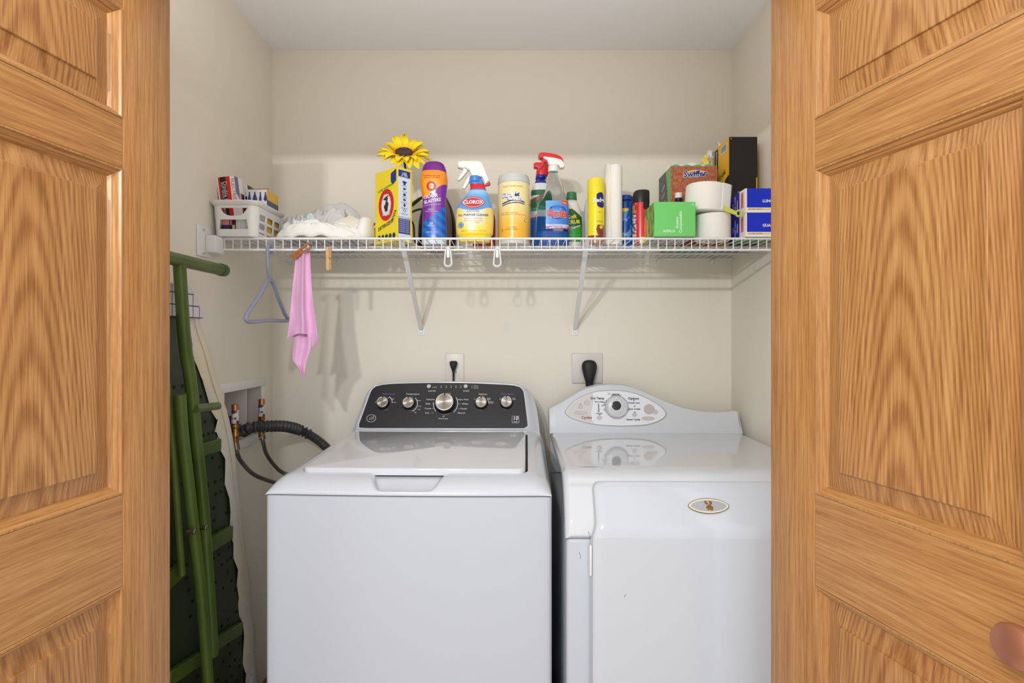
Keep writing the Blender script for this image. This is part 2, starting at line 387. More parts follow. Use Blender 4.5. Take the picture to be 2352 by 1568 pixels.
for (xc, xt, lbl) in ((-.339, -.333, 'white diagonal shelf brace fixed above the left machine beside the pink cloth side'), (.235, .226, 'white diagonal shelf brace whose foot is above the large black dryer plug')):
    br = thing('shelf_brace', lbl, 'bracket', (xc, YW, 1.367), group='diagonal braces under the wire shelf')
    top = Vector((xt - xc, YF + .012 - YW, DECK - .004 - 1.367)); bot = Vector((0, -.006, 0))
    n = (top - bot).normalized(); s = Vector((1, 0, 0)); u = n.cross(s).normalized(); V = []
    for q in (bot, top):
        for a, b in ((-1, -1), (1, -1), (1, 1), (-1, 1)): V.append(q + s * a * .0075 + u * b * .0045)
    obj('brace_arm', (V, [(0, 1, 2, 3), (7, 6, 5, 4), (0, 4, 5, 1), (1, 5, 6, 2), (2, 6, 7, 3), (3, 7, 4, 0)]), M_BR, br, bevel=.0015, smooth=True)
    obj('foot_plate', prism(sq((-.013, .013, -.024, .018), .006), -.0035, 0, .001), M_BR, br)
    obj('screw', cyl(.0042, 0, .003, 14, .001, axis_M((0, -.0035, -.010), (0, -1, 0))), M_CHROME, br)
obj_clip = None
for px, wh in ((668, 'nearest the left corner'), (780, 'below the rag heap'), (961, 'below the purple bottle'), (1160, 'below the wipes canister'), (1337, 'beside the right shelf brace'), (1512, 'below the green carton'), (1634, 'below the toilet rolls')):
    p = at(px, 596, YW)
    c = bpy.data.objects.new('shelf_clip', obj_clip.data) if obj_clip else obj('shelf_clip', join(rbox(-.006, .006, -.022, 0, -.012, -.006, .0015, 2), rbox(-.006, .006, -.006, 0, -.022, .004, .0015, 2)), M_PLAS)
    if obj_clip: COL.objects.link(c)
    obj_clip = obj_clip or c; c.location = (p.x, YW, DECK - .002)
    tag(c, 'small white wall clip under the rear shelf rail, ' + wh, 'clip', 'wall clips behind the shelf')

# two plastic loop clips hanging from the front lip
def loop(w, h, r, y=0, z0=0):
    pts = []
    for k in range(13): t = R(180 * k / 12); pts.append((w * math.cos(t) * .72, y, z0 + h / 2 - w + w * math.sin(t)))
    for k in range(13): t = R(180 + 180 * k / 12); pts.append((w * math.cos(t), y, z0 - h / 2 + w + w * math.sin(t)))
    return tube(pts, r, 8, closed=True)
for px, lbl in ((1029, 'white plastic clip hanging from shelf lip below the blue and yellow spray bottle'), (1142, 'white plastic clip hanging from shelf lip below the wipes canister')):
    p = at(px, 590, 1.660); t = thing('clip_hanger', lbl, 'clip', p, group='white plastic clips on the front lip')
    obj('clip_body', join(loop(.0105, .054, .0022), tube([(0, .002, .022), (0, .004, .030), (0, .010, .031)], .004, 8)), M_PLAS, t)
    obj('clip_back', loop(.0115, .052, .0022, .009, -.003), M_PLAS, t)
    obj('clip_tongue', rbox(-.0045, .0045, .001, .006, -.002, .026, .002), M_PLAS, t)

# ------------------------------------------------------------------ outlets and plugs
def outlet(px0, px1, py0, py1, name, lbl, duplex):
    a = at(px0, py0, YW); b = at(px1, py1, YW); cx, cz = (a.x + b.x) / 2, (a.z + b.z) / 2; hw, hh = (b.x - a.x) / 2, (a.z - b.z) / 2
    t = thing(name, lbl, 'outlet', (cx, YW, cz))
    obj('cover_plate', rbox(-hw, hw, -.006, 0, -hh, hh, .0035), mat('outlet_plate' if duplex else 'outlet_plate_grey', (226, 222, 214) if duplex else (216, 210, 206), .35), t)
    if duplex:
        for z in (.022, -.018): obj('receptacle', prism([(.017 * math.cos(R(q)) , z + max(-.0135, min(.0135, .0175 * math.sin(R(q))))) for q in range(0, 360, 12)], -.0075, -.003, .0004), mat('receptacle', (230, 226, 218), .4), t)
        for sx in (-1, 1):
            for z in (.022, -.018): obj('slot', box(sx * .006 - .001, sx * .006 + .001, -.0077, -.0070, z - .004, z + .004), M_DARK, t, smooth=False)
    else:
        obj('receptacle', cyl(.027, 0, .004, 36, .001, axis_M((0, -.006, 0), (0, -1, 0))), mat('receptacle2', (210, 204, 200), .4), t)
    return t
outlet(1023, 1066, 811, 925, 'wall_outlet', 'white duplex wall outlet behind the washing machine console', True)
outlet(1313, 1384, 811, 880, 'dryer_outlet', 'square greyish wall outlet plate above the dryer console', False)
t = thing('power_plug', 'small black plug and cord in the white duplex outlet behind washer', 'plug', at(1043, 840, YW) + Vector((0, -.0085, 0)))
obj('plug_body', loft(levels([(-.034, .0035, .006, 2), (-.02, .005, .009, 2), (-.008, .009, .013, 2.4), (.006, .0135, .015, 2.6), (.014, .0145, .013, 2.5), (.019, .010, .008, 2)], 5), 24), M_RUB, t, loc=(0, -.014, 0))
obj('cord', tube([(0, -.014, -.03), (0, -.016, -.05), (0, -.02, -.09), (.004, -.03, -.16), (.01, -.03, -.30)], .0036, 10), M_RUB, t)
t = thing('dryer_plug', 'large black dryer plug in the square outlet above the dryer', 'plug', at(1351, 850, YW) + Vector((0, -.0105, 0)))
obj('plug_body', loft(levels([(-.062, .011, .010, 2), (-.052, .0135, .013, 2), (-.045, .014, .014, 2), (-.034, .017, .017, 2.3), (-.012, .023, .020, 2.4), (.010, .0275, .021, 2.3), (.026, .026, .019, 2.2), (.036, .018, .014, 2), (.0395, .006, .006, 2)], 5), 30), M_RUB, t, loc=(0, -.020, 0))
obj('strain_relief', join(*[lathe([(.010, z - .002), (.0145, z - .001), (.0145, z + .001), (.010, z + .002)], 20) for z in (-.050, -.056)]), M_RUB, t, loc=(0, -.020, 0))
obj('cord', tube(crs([(0, -.020, -.058), (-.004, -.022, -.075), (-.003, -.028, -.13), (0, -.03, -.3)], 5), .008, 12), M_RUB, t)

# ------------------------------------------------------------------ washer
def grid_faces(nu, nv):
    return [(j * nu + i, j * nu + i + 1, (j + 1) * nu + i + 1, (j + 1) * nu + i) for j in range(nv - 1) for i in range(nu - 1)]
WROT = R(-1.5); WC = Vector((-.2485, 1.332, 0))
washer = thing('washing_machine', 'white top load washing machine with black control panel left of the dryer', 'washing machine', WC, WROT)
WM = Matrix.Translation(WC) @ Matrix.Rotation(WROT, 4, 'Z'); WI = WM.inverted()
HWd = .343; ZT = .9585
def bow(x): return -.010 * (1 - (x / HWd) ** 2)
# cabinet with gently bowed front
prof = []
nb = 24
for i in range(nb + 1):
    x = -HWd + 2 * HWd * i / nb; e = HWd - abs(x); yy = bow(x) + .012; prof.append((x, yy))
def cab(z0, z1, ins=0.):
    out = []
    r = .014
    for i in range(nb + 1):
        x = -HWd + ins + 2 * (HWd - ins) * i / nb; out.append((x, bow(x) + ins))
    # round the two front corners
    a = out[0]; b = out[-1]
    left = [(a[0] + r - r * math.cos(R(t)), a[1] + r - r * math.sin(R(t))) for t in (0, 20, 40, 60, 80)]
    right = [(b[0] - r + r * math.cos(R(t)), b[1] + r - r * math.sin(R(t))) for t in (80, 60, 40, 20, 0)]
    base = left + out[1:-1] + right + [(HWd - ins, .66 - ins), (-HWd + ins, .66 - ins)]
    return base
base = cab(0, 0)
V = [Vector((x, y, z)) for z in (.02, ZT - .010, ZT - .0035) for x, y in base]
b2 = cab(0, 0, .004); V += [Vector((x, y, ZT - .002)) for x, y in b2]
n = len(base); Fc = [(l * n + i, l * n + (i + 1) % n, (l + 1) * n + (i + 1) % n, (l + 1) * n + i) for l in range(3) for i in range(n)]
Fc += [tuple(range(n))[::-1], tuple(range(3 * n, 4 * n))]
obj('cabinet', (V, Fc), M_CAB, washer)
obj('foot', join(*[cyl(.018, 0, .022, 16, 0, Matrix.Translation((sx * .29, sy, 0))) for sx in (-1, 1) for sy in (.06, .60)]), M_RUB, washer)
# top cover : surface with side profile
pf = crs([(.006, ZT - .001), (.001, ZT + .002), (.003, ZT + .010), (.012, ZT + .020), (.028, ZT + .030), (.048, ZT + .0375), (.066, ZT + .040), (.10, ZT + .0415), (.30, ZT + .049), (.52, ZT + .058), (.60, ZT + .060), (.655, ZT + .060), (.66, ZT + .02), (.66, ZT - .001)], 10)
nu = 181; V = []
def side(x):
    e = (HWd - abs(x)) / .060
    return 1.0 if e >= 1 else max(0., (1 - (1 - e) ** 2.1)) ** (1 / 2.1)
SXC = (937.5 - 1176) / F * 1.38 + .2485       # middle of the handle scoop
for (y, z) in pf:
    for i in range(nu):
        u = -1 + 2 * i / (nu - 1); x = HWd * math.copysign(1 - (1 - abs(u)) ** 1.35, u)
        fy = y + (bow(x) if y < .05 else bow(x) * max(0, 1 - (y - .05) / .05)); s = side(x)
        zz = ZT - .001 + (z - ZT + .001) * s
        m = smooth(.074 + .38 * y, .052 + .38 * y, abs(x - SXC)) * smooth(.084, .078, y); fl_ = ZT + .0105 + .0225 * smooth(.016, .076, y) - .003 * smooth(.004, .02, y)
        zz = zz + (min(zz, fl_) - zz) * m if y < .1 else zz
        V.append(Vector((x, fy, zz)))
top = (V, grid_faces(nu, len(pf)))
obj('top_cover', top, M_WHITE, washer, sharp=60)
# lid
def hitp(px, py, P, N):                   # photo point on a plane given in washer/dryer local space -> local point
    def f(Mi):
        o = Mi @ Vector((0, 0, CAMZ)); d = (Mi.to_3x3() @ Vector(((px - 1176) / F, 1, -(py - HZ) / F))); t = (P - o).dot(N) / d.dot(N); return o + d * t
    return f
def ltop(y): return ZT + .0415 + (y - .10) * .0205 * 2 * .96
LP = Vector((0, .3, ZT + .055)); LN = Vector((0, -.039, 1)).normalized()
lq = [hitp(px, py, LP, LN)(WI) for px, py in ((690, 1078), (1210, 1078), (1205, 996), (818, 996))]
x0l = (lq[0].x + lq[3].x) / 2; x1l = (lq[1].x + lq[2].x) / 2; yl0 = lq[0].y; yl1 = min(.535, lq[2].y)
def rr2(x0, x1, y0, y1, r, rb=.006):
    out = []
    for cx, cy, a, q in ((x1 - r, y0 + r, 270, r), (x1 - rb, y1 - rb, 0, rb), (x0 + rb, y1 - rb, 90, rb), (x0 + r, y0 + r, 180, r)):
        for k in range(7): t = R(a + 15 * k); out.append((cx + q * math.cos(t), cy + q * math.sin(t)))
    return out
def slab(x0, x1, y0, y1, steps, r):
    V, Fc = [], []
    for ins, dz in steps:
        o = rr2(x0 + ins, x1 - ins, y0 + ins, y1 - ins, r - ins * .5)
        V += [Vector((x, y, ZT + .0415 + (y - .10) * .0393 + dz)) for x, y in o]
    n = 28
    for l in range(len(steps) - 1): Fc += [(l * n + i, l * n + (i + 1) % n, (l + 1) * n + (i + 1) % n, (l + 1) * n + i) for i in range(n)]
    Fc += [tuple(range((len(steps) - 1) * n, len(steps) * n))]
    return V, Fc
obj('lid_seam', slab(x0l - .004, x1l + .006, yl0 + .001, yl1 + .007, [(0, -.004), (0, .0012)], .022), M_DARK, washer)
obj('lid', slab(x0l, x1l, yl0 - .004, yl1, [(.0, -.006), (0, .0085), (.0012, .0105), (.004, .0115)], .020), M_ENAM2, washer, sharp=60)
for sx in (x0l + .012, x1l - .012): obj('hinge', rbox(sx - .004, sx + .004, yl1 - .001, yl1 + .006, ZT + .058, ZT + .0685, .0015), M_STEEL, washer)
# console
CP = Vector((0, .560, ZT + .062)); CPt = Vector((0, .640, ZT + .220)); cu = (CPt - CP).normalized(); CN = Vector((0, -cu.z, cu.y)).normalized()
def con(k, pts, off=0.): 
    ox, oy, s = CR[k]; return [hitp(ox + x / s, oy + y / s, CP - Vector((0, 0, 0)) + (-CN if False else CN) * off, CN)(WI) for x, y in pts]
panel_px = [(130, 627), (121, 600), (180, 440), (255, 230), (272, 190), (295, 160), (330, 136), (380, 124), (500, 112), (700, 104), (1000, 99), (1300, 100), (1500, 106), (1700, 114), (1900, 124), (1985, 134), (2030, 158), (2055, 195), (2066, 260), (2085, 420), (2106, 595), (2100, 622), (2085, 629)]
sil_px = [(60, 745), (20, 738), (15, 715), (60, 610), (150, 390), (200, 260), (245, 180), (300, 130), (370, 102), (520, 93), (800, 82), (1240, 75), (1600, 83), (1850, 98), (1990, 112), (2075, 148), (2140, 215), (2185, 300), (2215, 420), (2240, 600), (2252, 715), (2240, 745)]
def resample(P, n):
    L = [0]; 
    for a, b in zip(P, P[1:] + P[:1]): L.append(L[-1] + (b - a).length)
    out = []
    for k in range(n):
        d = L[-1] * k / n; i = max(j for j in range(len(P)) if L[j] <= d + 1e-9); t = (d - L[i]) / max(1e-9, L[i + 1] - L[i]); out.append(P[i].lerp(P[(i + 1) % len(P)], t))
    return out
pan = con(5, panel_px)
sil = con(5, sil_px, -.030)
def angres(P, c, n=160):       # resample by angle around c so that outlines correspond
    out = []
    for k in range(n):
        t = 2 * math.pi * k / n; d = Vector((math.cos(t), 0, math.sin(t))); best = None
        for a, b in zip(P, P[1:] + P[:1]):
            ax, az, bx_, bz_ = (a - c).x, (a - c).dot(cu), (b - c).x, (b - c).dot(cu)
            den = d.x * (bz_ - az) - d.z * (bx_ - ax)
            if abs(den) < 1e-12: continue
            r = (ax * (bz_ - az) - az * (bx_ - ax)) / den; s = (ax * d.z - az * d.x) / den
            if r > 0 and -1e-6 <= s <= 1 + 1e-6 and (best is None or r > best[0]): best = (r, a.lerp(b, s))
        out.append(best[1])
    return out
cc = sum(pan, Vector()) / len(pan)
A0 = angres(pan, cc)
def grow(P, c, d):
    out = []
    for k, p in enumerate(P):
        q = P[(k + 1) % len(P)] - P[k - 1]; nn = q.cross(CN).normalized(); out.append(p + nn * d if (p + nn * d - c).length > (p - c).length else p - nn * d)
    return out
cc2 = sum(sil, Vector()) / len(sil)
A2 = angres(sil, cc2 * .5 + (cc - CN * .030) * .5)
A1 = grow(A0, cc, .007)
rings = [grow(A0, cc, -.002), A0, [p + CN * .0015 for p in grow(A0, cc, .002)], [p + CN * .001 for p in grow(A0, cc, .005)], [p.lerp(q, .35) for p, q in zip(A1, A2)], [p.lerp(q, .8) - CN * .003 for p, q in zip(A1, A2)], A2, [p - CN * .03 for p in A2], [Vector((p.x, .66, p.z - .01)) for p in A2]]
n = 160; V = [p for r in rings for p in r]; Fc = [(l * n + i, l * n + (i + 1) % n, (l + 1) * n + (i + 1) % n, (l + 1) * n + i) for l in range(len(rings) - 1) for i in range(n)]
Fc += [tuple(range(n))[::-1], tuple(range((len(rings) - 1) * n, len(rings) * n))]
obj('console', (V, Fc), M_WHITE, washer, sharp=50)
cpan = obj('control_panel', ([p + CN * .0012 for p in A0] + [p - CN * .003 for p in A0], [tuple(range(n))] + [(i, (i + 1) % n, n + (i + 1) % n, n + i) for i in range(n)]), mat('black_glossy_panel', (46, 46, 50), .22, bump=(60, .02, .001)), washer, smooth=False, label='black glossy control panel')
obj('console_ridge', tube([(-.290, .548, ZT + .0605), (.285, .548, ZT + .0605)], .0045, 10), M_WHITE, washer)
PX = Vector((1, 0, 0))
def on_panel(x, y, off=.0016):
    p = con(5, [(x, y)])[0]; return p + CN * off
PXM = (con(5, [(1200, 350)])[0] - con(5, [(1100, 350)])[0]).length / 100     # metres per detail pixel
PZM = (con(5, [(1100, 350)])[0] - con(5, [(1100, 450)])[0]).length / 100
def to_panel(vf, off=.0018, org=(1150, 350)):
    o = on_panel(*org, off); return [o + PX * v.x + cu * v.z for v in vf[0]], vf[1]
def pp(x, y): return ((x - 1150) * PXM, -(y - 350) * PZM)
def T(s, x, y, size, *a): q = pp(x, y); return (s, q[0], q[1], size * PXM, *a)
wt = [T('Temperature', 745, 230, 30), T('Options', 1575, 230, 30), T('Cycles', 1160, 224, 28), T('SmartFill', 970, 192, 26), T('START', 1378, 192, 26),
      T('power', 1000, 146, 20), T('Min', 322, 330, 18), T('Med', 460, 276, 16), T('Max', 545, 330, 18), T('High', 515, 290, 18), T('Hot', 742, 274, 16), T('Warm', 825, 308, 18), T('Cool', 840, 375, 18), T('Cold', 835, 412, 18), T('Tap', 797, 446, 18),
      T('Delicates', 962, 294, 26), T('Bulky', 937, 345, 26), T('Towels', 940, 401, 26), T('Soak', 935, 452, 26), T('Active Wash', 1346, 294, 25), T('Whites', 1370, 345, 26), T('Casuals', 1358, 401, 26), T('Normal', 1335, 452, 26), T('Drain & Spin', 1128, 518, 22), T('MY', 1130, 492, 16, 'CENTER', 0, 0, .02),
      T('None', 1492, 288, 17), T('Deep\nRinse', 1648, 284, 18), T('Extra\nRinse', 1683, 326, 19), T('1x', 1575, 262, 20), T('Low\nSpin', 1790, 284, 18), T('Normal', 1866, 276, 18), T('Auto\nSoak', 1942, 284, 18), T('Rinsing', 1490, 130, 18), T('Spinning', 1490, 153, 18), T('10', 1963, 513, 62, 'CENTER', 0, .1, .015), T('YEAR', 1963, 552, 18)]
parts = [glyphs(wt)]
for x in (1077, 1137, 1195, 1252, 1311): q = pp(x, 146); parts += [shape(ell(q[0], q[1], .0016, .0016, 12)), glyphs([T('min' if x % 2 else 'rinse', x, 128, 13)])]
for y in (130, 153): q = pp(1442, y); parts.append(shape(ell(q[0], q[1], .0014, .0014, 10)))
for (cx, cy, r, a0, a1) in ((412, 340, 104, 2, 55), (712, 350, 104, -60, 48), (1138, 345, 150, -45, 34), (1138, 345, 140, 172, 222), (1563, 345, 92, 2, 38)):
    q = pp(cx, cy); parts.append(ringm(q[0], q[1], r * PXM, r * PXM, (r - 6) * PXM, (r - 6) * PXM, 24, a0, a1))
for y in (294, 345, 401, 452):
    for x0, x1 in ((985, 1012), (1290, 1316)): a = pp(x0, y); b = pp(x1, y); parts.append(shape([(a[0], a[1] - .0003), (b[0], b[1] - .0003), (b[0], b[1] + .0003), (a[0], a[1] + .0003)]))
a = pp(1922, 565); b = pp(2003, 485)
for z0, z1, x0, x1 in ((a[1], a[1] + .0006, a[0], b[0]), (b[1] - .0006, b[1], a[0], b[0]), (a[1], b[1], a[0], a[0] + .0006), (a[1], b[1], b[0] - .0006, b[0]), (a[1] + .004, a[1] + .0045, a[0], b[0])): parts.append(shape([(x0, z0), (x1, z0), (x1, z1), (x0, z1)]))
decal('panel_lettering', to_panel(join(*parts)), M_WTXT, washer)
decal('panel_lettering', to_panel(glyphs([T('Water Level', 455, 230, 30), T('Wash Boost', 1865, 228, 30), T('Cold', 640, 300, 18)])), M_BTXT, washer, 'blue lettering')
q = pp(290, 517)
decal('emblem', to_panel(join(ringm(q[0], q[1], .0168, .0142, .0142, .0118), glyphs([('GE', q[0], q[1], .0155, 'CENTER', 12, .35, .01)]))), mat('silver_print', (170, 172, 176), .3, metal=.6), washer, 'round silver monogram emblem')
def wknob(name, x, y, r, h, notch_ang):
    c = on_panel(x, y, .0); Mx = axis_M(c, CN)
    base_ = obj(name, lathe([(r * 1.08, .001), (r * 1.10, .004), (r * 1.0, h * .45), (r * .99, h * .6)], 40, Mx), mat('black_knob_base', (20, 20, 21), .2), washer, label='dark based dial with brushed steel face')
    obj('knob_cap', lathe([(r * .985, h * .45), (r * 1.0, h * .6), (r * 1.0, h * .88), (r * .95, h * .97), (r * .86, h), (r * .83, h * .985), (r * .80, h * .985), (.0005, h * .97)], 48), M_SPUN, base_, loc=Mx.translation, rot=Mx.to_euler())
    d = Matrix.Rotation(R(notch_ang), 4, 'Z')
    obj('knob_mark', xf(rbox(-.0022, .0022, r * .68, r * 1.0, h * .9, h * 1.01, .001), Mx @ d), M_DARK, base_)
def spun():
    m = mat('spun_steel', (176, 170, 162), .28, metal=1); nt = m.node_tree; b = nt.nodes['Principled BSDF']; b.inputs['Anisotropic'].default_value = .9; tg_ = nt.nodes.new('ShaderNodeTangent'); tg_.direction_type = 'RADIAL'; tg_.axis = 'Z'; nt.links.new(tg_.outputs[0], b.inputs['Tangent']); return m
M_SPUN = spun()
wknob('dial', 412, 340, .0205, .020, 0); wknob('dial', 712, 345, .0205, .020, 0); wknob('cycle_dial', 1138, 345, .0325, .026, 0); wknob('dial', 1563, 340, .0205, .020, 0); wknob('dial', 1858, 335, .0205, .020, 0)
for x, y in ((947, 139), (1379, 139)): obj('push_button', cyl(.0072, 0, .0035, 24, .001, axis_M(on_panel(x, y, 0), CN)), mat('silver_button', (190, 192, 196), .3), washer)

# ------------------------------------------------------------------ dryer
DROT = R(-.9); DW = .668
DC = Vector((.1245 + DW / 2, 1.303, 0))
dryer = thing('clothes_dryer', 'white clothes dryer with humped back console at right of washer', 'dryer', DC, DROT)
DM = Matrix.Translation(DC) @ Matrix.Rotation(DROT, 4, 'Z'); DI = DM.inverted()
H2 = DW / 2
ZD = 1.003
tp = crs([(.012, .862), (.004, .870), (.008, .885), (.020, .912), (.048, .955), (.075, .984), (.098, .998), (.125, ZD), (.20, ZD), (.45, ZD), (.66, ZD), (.665, .99), (.665, .862)], 8)
V = []; nu = 121
for (y, z) in tp:
    for i in range(nu):
        u = -1 + 2 * i / (nu - 1); x = H2 * math.copysign(1 - (1 - abs(u)) ** 1.6, u); e = (H2 - abs(x)) / .022; s = 1 if e >= 1 else (1 - (1 - max(e, 0)) ** 2.2) ** (1 / 2.2)
        dz = .020 * (1 - s); dy = .010 * (1 - s) * (1 if y < .12 else 0)
        V.append(Vector((x, y + dy, max(.862, z - dz))))
obj('top_cover', (V, grid_faces(nu, len(tp))), M_ENAM2, dryer, sharp=60)
obj('cabinet', rbox(-H2 + .003, H2 - .003, .010, .66, .02, .861, .010, 4), M_CAB, dryer)
obj('foot', join(*[cyl(.018, 0, .022, 16, 0, Matrix.Translation((sx * .28, sy, 0))) for sx in (-1, 1) for sy in (.06, .60)]), M_RUB, dryer)
# front panel follows the sloped front
xa, xb = -H2 + .060, H2 - .060
fp = crs([(.0, .03), (-.001, .3), (-.001, .6), (-.001, .84), (.000, .868), (.005, .892), (.020, .916), (.044, .952), (.060, .972), (.070, .981)], 8)
def fpx(z):         # left edge of the panel: leans right near its top and swings in round the corner
    t = max(0, (z - .86) / .12); e = 0
    rc = .018; zt = .981
    if z > zt - rc: e = rc - math.sqrt(max(0, rc * rc - (z - (zt - rc)) ** 2))
    return e + .010 * smooth(.86, .90, z)
V = []; nu2 = 41; OFF = .007
for (y, z) in fp:
    l = xa + fpx(z); r = xb - fpx(z)
    for i in range(nu2):
        u = i / (nu2 - 1); x = l + (r - l) * u; e = min(x - l, r - x) / .005; s = 1 if e >= 1 else math.sqrt(max(0, 1 - (1 - e) ** 2)); V.append(Vector((x, y - OFF * s + (1 - s) * .004, z)))
for i in range(nu2): V.append(V[(len(fp) - 1) * nu2 + i] + Vector((0, .014, 0)))
obj('front_panel', (V, grid_faces(nu2, len(fp) + 1)), M_WHITE, dryer, sharp=60)
Vs = []
for (y, z) in fp:
    l = xa + fpx(z); Vs += [Vector((l - .0012, y + .0005, z)), Vector((l + .004, y + .0005, z))]
obj('panel_seam', (Vs, [(2 * i, 2 * i + 1, 2 * i + 3, 2 * i + 2) for i in range(len(fp) - 1)]), mat('seam_shadow_gap', (168, 170, 176), .5), dryer)
obj('hinge', rbox(xa - .004, xa + .001, -.006, .004, .78, .85, .001), M_PLAS, dryer)
# badge on the sloped panel
BP = Vector((0, .014 - .0075, .916)); BN = Vector((0, -.83, .56)).normalized()
BP = Vector((0, .032 - .0085, .934)); 
bc = hitp(1627, 1162, BP, BN)(DI); bu = Vector((1, 0, 0)); bv = BN.cross(bu); bv = bv if bv.z > 0 else -bv
def leaf(a, h, n=24, pw=1.0):
    top_ = [(a * math.cos(R(t)), h * (math.sin(R(t)) ** 1.25)) for t in [180 * k / n for k in range(n + 1)]]; return top_ + [(x, -z) for x, z in top_[-2:0:-1]]
def on_b(pts, o): return [bc + bu * x + bv * z + BN * o for x, z in pts]
def plate(a, h, o0, o1):
    P = on_b(leaf(a, h), o0) + on_b(leaf(a, h), o1); n = len(P) // 2; return P, [tuple(range(n))[::-1], tuple(range(n, 2 * n))] + [(i, (i + 1) % n, n + (i + 1) % n, n + i) for i in range(n)]
bdg = obj('badge', plate(.0485, .0185, -.004, .002), mat('badge_rim', (150, 132, 96), .3, metal=.7), dryer, label='almond shaped grey badge with gold rim')
obj('badge_rim', plate(.0465, .0165, 0, .0026), mat('badge_cream', (228, 222, 206), .4), bdg)
obj('badge_field', plate(.0425, .0138, 0, .003), mat('badge_grey', (168, 166, 170), .35), bdg)
gm = [((-.010, .009), (-.006, .012), (-.001, .006), (-.004, .002)), ((.002, .012), (.009, .010), (.009, .004), (.003, .002)), ((-.007, -.002), (.003, .004), (.006, .0), (-.003, -.012)), ((.004, .001), (.010, -.004), (.008, -.011), (.001, -.010))]
Pm = []; Fm = []
for qd in gm:
    n0 = len(Pm); a = on_b(qd, .003); b = on_b([(x * .9, z * .9) for x, z in qd], .0045); Pm += a + b; Fm += [(n0 + 4, n0 + 5, n0 + 6, n0 + 7)] + [(n0 + i, n0 + (i + 1) % 4, n0 + 4 + (i + 1) % 4, n0 + 4 + i) for i in range(4)]
obj('badge_emblem', (Pm, Fm), mat('gold_emblem', (150, 104, 40), .35, metal=.8), bdg)
# console of the dryer
KP = Vector((0, .645, ZD)); KPt = Vector((0, .672, ZD + .16)); ku = (KPt - KP).normalized(); KN = Vector((0, -ku.z, ku.y)).normalized()
def kon(pts, off=0.):
    ox, oy, s = CR[6]; return [hitp(ox + x / s, oy + y / s, KP + KN * off, KN)(DI) for x, y in pts]
kout = [(80, 700), (78, 600), (76, 525), (120, 503), (170, 477), (230, 440), (300, 398), (360, 370), (430, 353), (520, 346), (610, 350), (690, 366), (760, 392), (860, 437), (960, 481), (1060, 516), (1160, 540), (1250, 552), (1340, 555), (1420, 550), (1465, 543), (1482, 545), (1500, 620), (1520, 713)]
K0 = kon(kout); K0[0].z = ZD - .002; K0[-1].z = ZD - .002
n = len(K0); kc = Vector((0, 0, 0))
V = [p + KN * .0 for p in K0] ; V2 = []
for l, (dn, dy) in enumerate(((.0, .0), (.004, .003), (.0045, .008), (0.0045, .05))):
    for i, p in enumerate(K0):
        a = K0[i - 1] if i else K0[0]; b = K0[(i + 1) % n] if i < n - 1 else K0[-1]; tt = (b - a); tt = tt.normalized() if tt.length > 1e-6 else Vector((1, 0, 0)); nn = Vector((-tt.z, 0, tt.x))
        if i in (0, n - 1): nn = Vector((-1 if i == 0 else 1, 0, 0))
        V2.append(p + nn * dn + Vector((0, dy, 0)))
Fc = [(l * n + i, l * n + i + 1, (l + 1) * n + i + 1, (l + 1) * n + i) for l in range(3) for i in range(n - 1)]
# front face as strip between top outline and base line
Vb = [Vector((p.x, KP.y, ZD - .002)) for p in K0]; nb0 = len(V2); V2 += Vb
Fc += [(i, i + 1, nb0 + i + 1, nb0 + i) for i in range(2, n - 2)] + [(1, 2, nb0 + 2), (0, 1, nb0 + 2), (n - 3, n - 2, nb0 + n - 2), (n - 2, n - 1, nb0 + n - 2)]
obj('console', (V2, Fc), mat('console_white', (204, 208, 214), .34, spec=.4), dryer, sharp=35)
eye = [(188, 548), (205, 510), (250, 462), (300, 430), (350, 408), (400, 392), (450, 383), (560, 378), (620, 382), (680, 392), (730, 406), (780, 426), (830, 450), (870, 474), (910, 503), (935, 528), (950, 558), (935, 585), (900, 608), (850, 628), (800, 639), (740, 645), (670, 648), (600, 649), (520, 646), (450, 641), (400, 634), (350, 624), (300, 611), (250, 594), (210, 573)]
def eyem(s, off, th=.002):
    c = (569, 513); P = kon([(c[0] + (x - c[0]) * s[0], c[1] + (y - c[1]) * s[1]) for x, y in eye], 0); P = [Vector(q) for q in crs([tuple(p) for p in P], 3, True)]; m = len(P)
    return [p + KN * off for p in P] + [p - KN * th for p in P], [tuple(range(m))] + [(i, (i + 1) % m, m + (i + 1) % m, m + i) for i in range(m)]
ep = obj('control_panel', eyem((1, 1), .0018), mat('panel_bronze_rim', (150, 146, 132), .35, metal=.3), dryer, smooth=False, label='almond shaped control panel with bronze rim')
obj('panel_field', eyem((.982, .968), .0026), mat('panel_white_field', (226, 228, 234), .3), ep, smooth=False)
def K(x, y, off=.003): return kon([(x, y)])[0] + KN * off
KXM = (K(700, 500) - K(600, 500)).length / 100; KZM = (K(600, 450) - K(600, 550)).length / 100
def kp(x, y): return ((x - 570) * KXM, -(y - 510) * KZM)
def to_k(vf, off=.0030): o = K(570, 510, off); return [o + Vector((v.x, 0, 0)) + ku * v.z for v in vf[0]], vf[1]
lf = [(198, 548), (214, 512), (256, 468), (304, 437), (352, 415), (395, 400), (405, 430), (402, 470), (388, 520), (382, 560), (388, 600), (400, 626), (352, 616), (304, 603), (256, 587), (214, 567)]
decal('panel_tint', to_k(shape([kp(*p) for p in lf]), .0029), mat('panel_warm_grey', (208, 203, 202), .35), ep, 'warm grey left end of panel')
def S(s, x, y, size, *a): q = kp(x, y); return (s, q[0], q[1], size * KXM * 1.12, 'CENTER', 0, 0, .03)
q = kp(345, 0)
